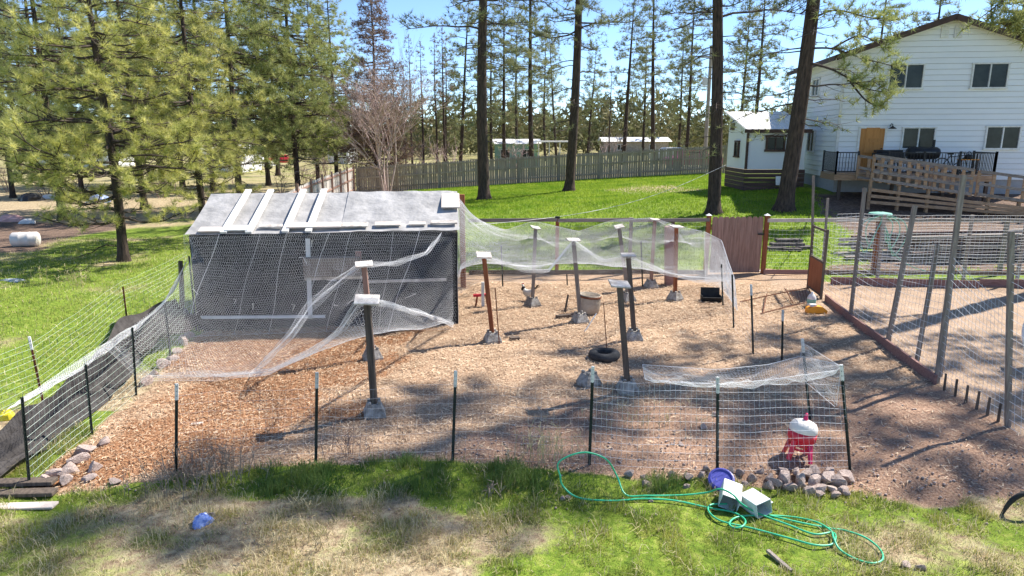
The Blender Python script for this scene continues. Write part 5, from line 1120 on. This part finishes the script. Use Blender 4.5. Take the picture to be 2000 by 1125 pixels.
for a, c_ in ((A0, A1), (gnd(1486, 614) + up_ * .02, gnd(1580, 594) + up_ * .05), (gnd(1497, 582) + up_ * .1, A3), (gnd(1532, 575) + up_ * .15, gnd(1548, 596) + up_ * .05), (A1, A2)): MB().tube([a, (a + c_) / 2 + up_ * .01, c_], .014, 5).build('bar', MATS['rust'], rk)
for i in range(7): a = gnd(1535 + i * 6, 574).lerp(gnd(1548 + i * 5, 594), 0) + up_ * .14; MB().tube([a, gnd(1548 + i * 5, 596) + up_ * .05], .005, 4).build('wire_rung', MATS['rust'], rk)
# pavers stacked on the lawn edge
for i, (px, py, l_, rz, h) in enumerate([(1515, 488, .62, .1, 0), (1545, 490, .6, -.1, 0), (1570, 486, .5, .2, 0), (1522, 486, .6, .0, .1), (1552, 486, .58, .15, .1), (1530, 484, .55, .05, .2), (1555, 484, .3, .4, .2)]):
    p = gnd(px, py); tag(bevel(MB().box(p + up_ * (h + .055), (l_, .3, .095), Matrix.Rotation(rz, 3, 'Z')).build('paver', MATS['rock_dark'], origin=p), .015), 'dark rough paving slab in the stack on the lawn right of the gate', 'paver', 'stacked paving slabs')
# hose hung on the fence post
hx = RY[1]; ho = thing('hanging_hose', (hx, YF - .12, 1.6), 'pale green garden hose coiled over the orange fence post', 'hose')
for i in range(5):
    s_ = (-1 if i % 2 else 1) * (.18 + .05 * i); dz = .75 + .1 * i
    MB().tube(spline([(hx, YF - .1 - .02 * i, 1.72), (hx + s_ * 1.5, YF - .12 - .02 * i, 1.6), (hx + s_ * 1.9, YF - .12 - .02 * i, 1.72 - dz * .5), (hx + s_ * 1.2, YF - .12, 1.72 - dz), (hx + s_ * .6, YF - .12 - .02 * i, 1.72 - dz * .5)], 6, True), .014, 6, False).build('loop', MATS['hose_pale'], ho)
MB().lathe([(.03, 0), (.32, .02), (.3, .06), (.05, .1)], 18, Matrix.Translation((hx, YF, 1.75))).build('hanger', MATS['hose_pale'], ho)
MB().tube(spline([(hx + .3, YF - .12, .9), (hx + .5, YF - .15, .6), (hx + .9, YF - .3, .3), (hx + 1.3, YF - .4, .18)], 5), .013, 6).build('tail', MATS['hose_pale'], ho)
a, c_ = gnd(1562, 470), at(1582, 418, 19.9); tag(MB().tube([a, c_], .014, 6).build('metal_rod', MATS['black'], origin=a), 'black pipe leaning from the stacked slabs to the run post', 'pipe')
# white hoop frame at the right edge
p = gnd(2032, 715); hp = thing('hoop_frame', p, 'white curved tube frame with fabric standing in the run', 'frame')
MB().tube(spline([p + Vector((.05 + .42 * math.cos(q), .2 * math.sin(q), .5 + .45 * math.sin(q))) for q in np.linspace(0, 6.283, 12, endpoint=False)], 4, True), .035, 8, False).build('hoop', MATS['white_plastic'], hp, smooth=True)
MB().sheet([[p + Vector((-.1 + i * .08, .1 + .1 * j, .95 + .22 * math.sin(i * .35) - .06 * j * j * .3)) for i in range(9)] for j in range(4)], .01).build('canopy', MATS['white_plastic'], hp, smooth=True)

# ------------------------------------------------------------------ front things: waterer, lid, boxes, hose, rocks
p = gnd(1556, 895); wt = thing('poultry_waterer', p, 'red poultry waterer on legs with white tank standing tilted by the front fence', 'waterer')
tl_ = Matrix.Translation(p) @ Matrix.Scale(.86, 4) @ Matrix.Rotation(R(9), 4, 'Y') @ Matrix.Rotation(R(-4), 4, 'X')
MB().lathe([(.0, .36), (.15, .36), (.185, .30), (.2, .30), (.205, .36), (.195, .42), (.15, .42)], 24, tl_).build('drinking_tray', MATS['red'], wt, smooth=True)
MB().lathe([(.19, .41), (.2, .44), (.195, .50), (.165, .555), (.1, .585), (.03, .595), (0, .596)], 24, tl_).build('tank', MATS['white_plastic'], wt, smooth=True)
MB().lathe([(.03, .59), (.035, .62), (.02, .64), (.028, .67), (.012, .70), (0, .70)], 12, tl_).build('filler_cap', MATS['pink'], wt, smooth=True)
MB().lathe([(.06, .18), (.13, .21), (.17, .3), (.19, .4)], 18, tl_).build('bowl', MATS['red'], wt, smooth=True)
for q in range(4):
    an = .6 + q * math.pi / 2; d = Vector((math.cos(an), math.sin(an), 0))
    pts = [tl_ @ (d * .15 + Vector((0, 0, .33))), tl_ @ (d * .17 + Vector((0, 0, .2))), tl_ @ (d * .22 + Vector((0, 0, .0)))]
    for i in range(2): pass
    lg = MB(); lg.bar(pts[0], pts[1], .06, .035, d); lg.bar(pts[1], pts[2] , .058, .034, d, .85); lg.build('leg', MATS['pink' if q == 3 else 'red'], wt)
ring_ = MB().tube(spline([tl_ @ Vector((.165 * math.cos(q), .165 * math.sin(q), .17)) for q in np.linspace(0, 6.283, 12, endpoint=False)], 3, True), .016, 6, False).build('brace_ring', MATS['red'], wt)
p = gnd(1408, 950) + up_ * .09; ld = thing('bucket_lid', p, 'round blue bucket lid leaning on the rocks', 'lid')
mt = Matrix.Translation(p) @ Matrix.Rotation(R(28), 4, 'X') @ Matrix.Rotation(R(-8), 4, 'Y')
MB().lathe([(0, .012), (.115, .012), (.12, .02), (.135, .02), (.15, .015), (.155, -.02), (.145, -.02), (.14, 0), (0, 0)], 30, mt).build('disc', MATS['blue_lid'], ld)
MB().lathe([(.118, .02), (.122, .026), (.13, .026), (.134, .02)], 30, mt).build('rim', MATS['blue_lid'], ld)
def open_box(px, py, rz, tx, ty, label, s_=1.):
    p = gnd(px, py) + up_ * .0; b_ = thing('metal_box', p, label, 'box'); Rm = Matrix.Rotation(rz, 3, 'Z') @ Matrix.Rotation(tx, 3, 'X') @ Matrix.Rotation(ty, 3, 'Y'); wd, dp, ht, th = .2 * s_, .3 * s_, .17 * s_, .008; o_ = Vector((0, 0, .11 * s_))
    def bx(c_, sz, nm): MB().box(p + o_ + Rm @ Vector(c_), sz, Rm).build(nm, MATS['galv'], b_)
    bx((0, 0, ht / 2), (wd, dp, th), 'top_panel'); bx((0, 0, -ht / 2), (wd, dp, th), 'bottom_panel'); bx((-wd / 2, 0, 0), (th, dp, ht - th), 'side_panel'); bx((wd / 2, 0, 0), (th, dp, ht - th), 'side_panel'); bx((0, dp / 2 - th, 0), (wd - th, th, ht - th), 'back_panel')
    bx((wd * .75, dp * .1, -ht * .25), (wd * .5, dp * .6, th), 'flange')
open_box(1425, 985, -.35, .15, .25, 'pale galvanised metal box lying open beside the blue lid')
open_box(1474, 1000, .35, -.05, -.2, 'pale galvanised metal box tipped against the rock pile', .95)
hp_ = [(1095, 932, .22), (1090, 905, .34), (1118, 888, .42), (1150, 884, .44), (1185, 898, .36), (1205, 930, .16), (1222, 966, .06), (1262, 968, .05), (1330, 967, .05), (1380, 962, .08), (1405, 955, .2), (1430, 965, .26), (1450, 985, .14), (1482, 1003, .06), (1540, 1025, .04), (1590, 1043, .04), (1626, 1040, .05), (1632, 1052, .05), (1622, 1064, .04), (1590, 1064, .04), (1545, 1052, .04), (1470, 1032, .04), (1410, 1018, .04), (1385, 1000, .05), (1388, 986, .05), (1420, 984, .05)]
hp2 = [(1094, 930, .2), (1100, 950, .1), (1130, 972, .05), (1195, 978, .04), (1260, 974, .04), (1320, 978, .04), (1385, 992, .03), (1430, 1000, .03), (1455, 1015, .05), (1450, 1028, .05), (1432, 1030, .04), (1425, 1020, .04), (1450, 1008, .03), (1530, 1008, .03), (1590, 1018, .04), (1622, 1036, .06), (1628, 1050, .07), (1640, 1073, .04), (1672, 1092, .03), (1705, 1100, .03), (1724, 1092, .03), (1718, 1072, .04), (1690, 1050, .04), (1650, 1036, .04), (1622, 1032, .03), (1560, 1020, .03), (1500, 1006, .03)]
def raised(px, py, h):            # point whose image place is kept while it is lifted off the ground
    q = gnd(px, py)
    for _ in range(3):
        Y = q.y - h * q.y / CAM_Z * 1.0 * (CAM_Z / (CAM_Z)); q2 = at(px, py, q.y * (CAM_Z - h) / CAM_Z); break
    return q2
hs = thing('garden_hose', gnd(1300, 975), 'long bright green garden hose looped across the front grass', 'hose')
MB().tube(spline([raised(*q) for q in hp_], 7), .0105, 7).build('hose_length', MATS['hose'], hs, smooth=True)
MB().tube(spline([raised(*q) for q in hp2], 7), .0105, 7).build('hose_length', MATS['hose'], hs, smooth=True)
def rock_mesh(seed):
    g_ = random.Random(seed); import bmesh
    bm = bmesh.new(); bmesh.ops.create_icosphere(bm, subdivisions=2, radius=1)
    cuts = [(Vector((g_.gauss(0, 1), g_.gauss(0, 1), g_.gauss(0, 1))).normalized(), g_.uniform(.34, .7)) for _ in range(11)]
    for v in bm.verts:
        for d, k in cuts:
            e = v.co.dot(d) - k
            if e > 0: v.co -= d * e * .92
        v.co *= g_.uniform(.97, 1.03)
    me_ = bpy.data.meshes.new('rock'); bm.to_mesh(me_); bm.free(); me_.materials.append(MATS['rock']); return me_
RK = [rock_mesh(i) for i in range(6)]
def rock(px, py, s_, label, group, lift=.35):
    p = gnd(px, py); o = bpy.data.objects.new('rock', random.choice(RK)); COL.objects.link(o)
    s_ *= 1.45; sx, sy, sz = s_ * random.uniform(.85, 1.2), s_ * random.uniform(.7, 1), s_ * random.uniform(.55, .8)
    o.scale = (sx, sy, sz); o.location = p + up_ * sz * lift; o.rotation_euler = (random.uniform(-.3, .3), random.uniform(-.3, .3), random.uniform(0, 6)); return tag(o, label, 'rock', group)
rock(1652, 938, .11, 'largest pinkish boulder at the end of the rock pile by the fence corner', None, .5)
for (px, py, s_) in [(1530, 940, .095), (1562, 945, .09), (1590, 948, .085), (1612, 940, .1), (1632, 948, .09), (1575, 935, .08), (1600, 962, .075), (1622, 960, .07), (1645, 962, .06), (1545, 958, .07), (1515, 950, .08), (1578, 966, .065), (1602, 970, .06), (1633, 970, .06), (1505, 940, .07), (1590, 930, .08), (1555, 930, .07), (1620, 928, .07), (1650, 968, .05), (1565, 955, .06), (1528, 925, .06), (1500, 955, .06)]:
    rock(px, py, s_, 'pale angular rock in the pile below the front wire', 'rocks in the pile below the front wire', .6)
for (px, py, s_) in [(1230, 932, .06), (1258, 935, .055), (1285, 938, .05), (1310, 930, .05), (1345, 935, .055), (1370, 930, .06), (1340, 952, .04), (1385, 940, .05), (1445, 930, .06), (1468, 938, .07), (1455, 950, .05), (1380, 920, .05), (1260, 950, .05), (1300, 952, .04), (1430, 922, .05), (1485, 925, .05)]:
    rock(px, py, s_, 'small brown rock along the dirt edge under the front wire', 'small rocks along the front dirt edge', .4)
for (px, py, s_) in [(150, 905, .12), (135, 925, .10), (165, 885, .11), (110, 932, .1), (185, 918, .09), (95, 945, .09), (172, 940, .07), (345, 690, .13), (360, 672, .14), (318, 718, .11), (370, 660, .12), (300, 735, .1), (285, 752, .1), (335, 706, .09), (205, 868, .09), (130, 945, .08), (225, 945, .07)]:
    rock(px, py, s_, 'pale rock bordering the left edge of the wood chips', 'rocks bordering the left edge of the pen', .35)
for (px, py, s_) in [(1270, 980, .03), (1100, 978, .04), (1770, 1108, .05), (1795, 1112, .05), (1715, 970, .03), (1330, 870, .045), (1375, 838, .06), (1395, 812, .05), (1110, 975, .03), (415, 1008, .04)]:
    rock(px, py, s_, 'lone stone lying on the open ground', 'lone stones on the open ground', .3)
for (py, h, mat, l_) in ((962, .16, 'wood_dark', 1.5), (978, .10, 'wood_dark', 1.45), (1000, .05, 'wood_pale', 1.4)):
    p = gnd(105, py - 5); tag(bevel(MB().box(p + Vector((-l_ / 2, 0, h / 2)), (l_, .14, .05 if mat == 'wood_dark' else .03), Matrix.Rotation(.06, 3, 'Z')).build('plank', MATS[mat], origin=p), .006), {962: 'dark weathered plank on top of the short plank stack at the pen corner', 978: 'dark plank beneath the top one of the short plank stack at the pen corner', 1000: 'pale bare plank lying in the grass below the dark planks'}[py], 'plank')
lump('plastic_bag', gnd(395, 1022), (.22, .2, .14), 'bluebag', 'crumpled blue and white plastic bag in the front grass', 'bag', 7)
lump('yellow_tool', gnd(14, 818), (.28, .2, .16), 'yellow', 'yellow and black tool case lying in the left grass', 'case', 8)
p = gnd(1955, 1004); tag(MB().tube(spline([p - up_ * .04, at(1972, 982, p.y - .02), at(1995, 966, p.y - .04), at(2030, 962, p.y - .05), at(2070, 985, p.y)], 5), [.012 + .016 * min(1, i / 6) for i in range(21)], 8).build('dark_twig', MATS['blackmatte'], origin=p, smooth=True), 'dark bent twig arching over the sparse grass', 'pipe')  # dark twig close to the camera, built as an arched tube in the grass
plank_scrap(385, 830, (.16, .05, .02), .3, 'wood_pale', 'pale wood offcut on the orange chips')
p = gnd(1545, 1120); tag(MB().bar(p + up_ * .02, p + Vector((-.12, .3, .04)), .035, .03).build('stick', MATS['wood_grey'], origin=p), 'grey stick lying in the green front grass', 'stick')
a, c_ = at(1420, 350, 27.6), at(880, 372, 16.0)       # line from pine to coop
tag(MB().tube([lerp(at(1418, 322, 27.7), at(920, 440, 17.5), i / 14) - up_ * (.5 * math.sin(math.pi * i / 14)) for i in range(15)], .006, 4).build('rope', MATS['white'], origin=(0, 0, 0)), 'thin white line strung from the pine by the gate to the coop netting', 'rope')

# ------------------------------------------------------------------ ground cover
def scatter(n_, x0, x1, y0, y1, seed):
    g_ = np.random.default_rng(seed); y = np.sqrt(g_.uniform(y0 ** 2, y1 ** 2, n_)) if y1 < 60 else g_.uniform(y0, y1, n_)
    x = g_.uniform(x0, x1, n_); return x, y, g_
def vis(x, y, m_=1.05): return np.abs(x) < (y * .98 + .9) * .765 * m_
def blades(x, y, h, wd, lean, g_, name, mat, label, cat='grass'):
    n_ = len(x); z = T(x, y) - .01; an = g_.uniform(0, 6.283, n_); la = g_.uniform(0, 6.283, n_); k = g_.normal(0, 1, n_) * lean
    px_, py_ = np.cos(an) * wd / 2, np.sin(an) * wd / 2; lx, ly = np.cos(la) * h * k, np.sin(la) * h * k
    b0 = np.stack([x - px_, y - py_, z], 1); b1 = np.stack([x + px_, y + py_, z], 1); m0 = np.stack([x - px_ * .8 + lx * .35, y - py_ * .8 + ly * .35, z + h * .6], 1); m1 = np.stack([x + px_ * .8 + lx * .35, y + py_ * .8 + ly * .35, z + h * .6], 1); tpp = np.stack([x + lx, y + ly, z + h * np.sqrt(np.clip(1 - (k * .6) ** 2, .15, 1))], 1)
    V = np.stack([b0, b1, m1, m0, tpp], 1).reshape(-1, 3); i = (np.arange(n_) * 5)[:, None]
    F = np.concatenate([i + np.array([[0, 1, 2]]), i + np.array([[0, 2, 3]]), i + np.array([[3, 2, 4]])])
    return tag(link_mesh(name, np_mesh(name, V, F), MATS[mat]), label, cat, kind='stuff')
x, y, g_ = scatter(330000, -6.5, 6.5, 5.2, 9.0, 21); ok = vis(x, y); x, y = x[ok], y[ok]; zn = zones(x, y)
cl_ = np.clip((fbm(x, y, 4, 31) - .5) * 3.2 + .5, 0, 1.15); r_ = g_.random(len(x))
strip_ = sm(y + (fbm(x, y, 1.3, 3) - .5) * .9, 6.95, 7.3) * (1 - sm(x, 1.6, 2.3)) * sm(x, -5.2, -4.2)
gk = (r_ < zn['green'] * zn['grass'] * (.35 + cl_)) & (zn['front'] > 0)
hgt = (.018 + .05 * g_.random(len(x)) * (.25 + cl_)); lush = (g_.random(len(x)) < strip_ * np.clip(fbm(x, y, 1.9, 45) * 4 - 1.2, .1, .95))
a = gk & ~lush; blades(x[a], y[a], hgt[a], .006, .55, g_, 'short_grass', 'grass_front', 'short bright green grass in the foreground')
a = gk & lush; blades(x[a], y[a], (.04 + .15 * g_.random(len(x)) * np.clip(fbm(x, y, 2.6, 44) * 4 - 1.5, .05, 1.3))[a], .007, .5, g_, 'tall_grass', 'grass_lush', 'tall lush grass along the front fence')
dk = (g_.random(len(x)) < ((1 - zn['green'] / np.maximum(zn['grass'], .05)) * .42 + .07) * zn['grass'] * (.4 + cl_)) & (zn['front'] > 0)
blades(x[dk], y[dk], (.025 + .13 * g_.random(dk.sum()) ** 2.5) * (.5 + .7 * cl_[dk]), .0058, .9, g_, 'dry_grass', 'grass_dry', 'dry straw-coloured grass in the foreground')
# left field and strip beside the fence
x, y, g_ = scatter(150000, -24, -3.5, 7, 27, 22); zn = zones(x, y); ok = vis(x, y) & (zn['front'] < .5) & (g_.random(len(x)) < zn['grass'] * (.4 + zn['green'] * .6) * np.clip(14 / y, .3, 1)); x, y = x[ok], y[ok]; cl_ = fbm(x, y, 1.2, 6)
gg = g_.random(len(x)) < .8 * (zn['green'][ok] + .15)
blades(x[gg], y[gg], (.035 + .07 * g_.random(len(x)) * (.4 + cl_))[gg], .013, .5, g_, 'field_grass', 'grass_front', 'green grass of the left field')
gg = ~gg; blades(x[gg], y[gg], (.04 + .08 * g_.random(len(x)))[gg], .011, .7, g_, 'field_dry_grass', 'grass_dry', 'dry grass mixed into the left field')
# lawn
x, y, g_ = scatter(190000, -10, 16, 19.9, 47.5, 23); zn = zones(x, y); ok = vis(x, y) & (g_.random(len(x)) < zn['green']) & ~((x > DX0) & (y > 26)); x, y = x[ok], y[ok]
blades(x, y, .05 + .06 * g_.random(len(x)), .028, .5, g_, 'lawn_grass', 'grass_lawn', 'vivid green mown lawn grass')
# straw and chips on the pen floor
def chips(n_, poly_fn, y0, y1, x0, x1, seed, ln, wd, name, mat, label):
    x, y, g_ = scatter(n_, x0, x1, y0, y1, seed); zn = zones(x, y); ok = vis(x, y) & (g_.random(len(x)) < poly_fn(zn, x, y)); x, y = x[ok], y[ok]; m_ = len(x); z = T(x, y) + .018 + .012 * g_.random(m_); an = g_.uniform(0, 6.283, m_); l_ = ln * (.4 + g_.random(m_)); ti = g_.normal(0, .22, m_)
    dx, dy, dz = np.cos(an) * l_ / 2, np.sin(an) * l_ / 2, ti * l_ / 2; sx, sy = -np.sin(an) * wd / 2, np.cos(an) * wd / 2
    V = np.stack([np.stack([x - dx - sx, y - dy - sy, z - dz], 1), np.stack([x + dx - sx, y + dy - sy, z + dz], 1), np.stack([x + dx + sx, y + dy + sy, z + dz + .003], 1), np.stack([x - dx + sx, y - dy + sy, z - dz + .003], 1)], 1).reshape(-1, 3)
    tag(link_mesh(name, np_mesh(name, V, np.arange(len(V)).reshape(-1, 4)), MATS[mat]), label, 'straw', kind='stuff')
chips(90000, lambda z_, x, y: z_['pen'] * (1 - z_['orange']) * (1 - z_['sand'] * .85) * (1 - z_['dirt'] * .75) * (.35 + fbm(x, y, 2, 3)), 7.3, 18.5, -7, 9, 24, .07, .009, 'straw_litter', 'straw', 'pale straw scattered over the pen floor')
chips(95000, lambda z_, x, y: z_['pen'] * z_['orange'] * .9, 7.2, 14, -7, 1, 25, .03, .009, 'wood_chips', 'chips_red', 'orange-brown wood chips on the pen floor')
chips(26000, lambda z_, x, y: z_['pen'] * z_['orange'] * .9, 7.2, 14, -7, 1, 26, .05, .008, 'straw_litter', 'straw', 'straw strands among the orange-brown chips')
# gravel along dirt edge
x, y, g_ = scatter(17000, -5.5, 9, 6.6, 11, 27); zn = zones(x, y); ok = vis(x, y) & (g_.random(len(x)) < (zn['dirt'] * .8 + .1 * zn['grass']) * (.12 + .88 * sm(8.6 - y + (fbm(x, y, 1.5, 2) - .5) * 1.5, -.6, .8))); x, y = x[ok], y[ok]; x = np.r_[x, [c_[0] for c_ in CLODS]]; y = np.r_[y, [c_[1] for c_ in CLODS]]; m_ = len(x)
oc = np.array([(1, 0, 0), (-1, 0, 0), (0, 1, 0), (0, -1, 0), (0, 0, .8), (0, 0, -.5)], float); of = np.array([(0, 2, 4), (2, 1, 4), (1, 3, 4), (3, 0, 4), (2, 0, 5), (1, 2, 5), (3, 1, 5), (0, 3, 5)])
s_ = (.006 + .02 * g_.random(m_) ** 3)[:, None, None]; V = np.stack([x, y, T(x, y) + .012], 1)[:, None, :] + (oc[None] * g_.uniform(.6, 1.3, (m_, 6, 1))) * s_
tag(link_mesh('gravel', np_mesh('gravel', V.reshape(-1, 3), ((np.arange(m_) * 6)[:, None, None] + of[None]).reshape(-1, 3)), MATS['rock']), 'small stones and clods in the dirt edge', 'gravel', kind='stuff')
# dry weed stalks
def weeds(px, py, n_, sp, h, label, seed, mat='stalk'):
    rd = random.Random(seed); p = gnd(px, py); m_ = MB()
    for i in range(n_):
        q = p + Vector((rd.gauss(0, sp), rd.gauss(0, sp * .5), 0)); q.z = Tz(q.x, q.y); hh = h * rd.uniform(.5, 1.1); d = Vector((rd.gauss(0, .18), rd.gauss(0, .18), 1)); tp_ = q + d * hh
        m_.tube([q, q.lerp(tp_, .5) + Vector((rd.gauss(0, .015), 0, 0)), tp_], [.0042, .0034, .002], 3, False)
        for e in range(rd.randint(2, 6)):
            f = rd.uniform(.35, 1); b_ = q.lerp(tp_, f); m_.tube([b_, b_ + Vector((rd.gauss(0, .05), rd.gauss(0, .05), rd.uniform(.02, .09)))], [.0028, .0035], 3, False)
    return tag(m_.build('dry_weeds', MATS[mat], origin=p), label, 'weeds')
weeds(365, 955, 60, .28, .42, 'tall clump of dead brown weed stalks at the first front post', 1)
weeds(440, 930, 40, .22, .38, 'dead weed stalks leaning over the wood chips beside the tall clump', 2)
weeds(680, 890, 12, .15, .35, 'thin dry stalks near the pier block of the front netting post', 3, 'deadtwig')
weeds(1060, 905, 34, .22, .45, 'pale dry stalks beside the hose loop', 4, 'grass_dry')
weeds(960, 975, 8, .08, .16, 'small bare twig clump in the shaded front grass', 5)
weeds(600, 1000, 10, .12, .2, 'dry twigs sticking up in the front dead grass', 6, 'grass_dry')
weeds(130, 560, 30, .35, .55, 'dry brown weeds in the grass under the bushy young pine', 7, 'grass_dry')
weeds(1270, 830, 30, .5, .12, 'low tangled dry stems on the shaded dirt', 8, 'grass_dry')
weeds(560, 1070, 30, .3, .16, 'dry grass tuft in the near foreground', 9, 'grass_dry')
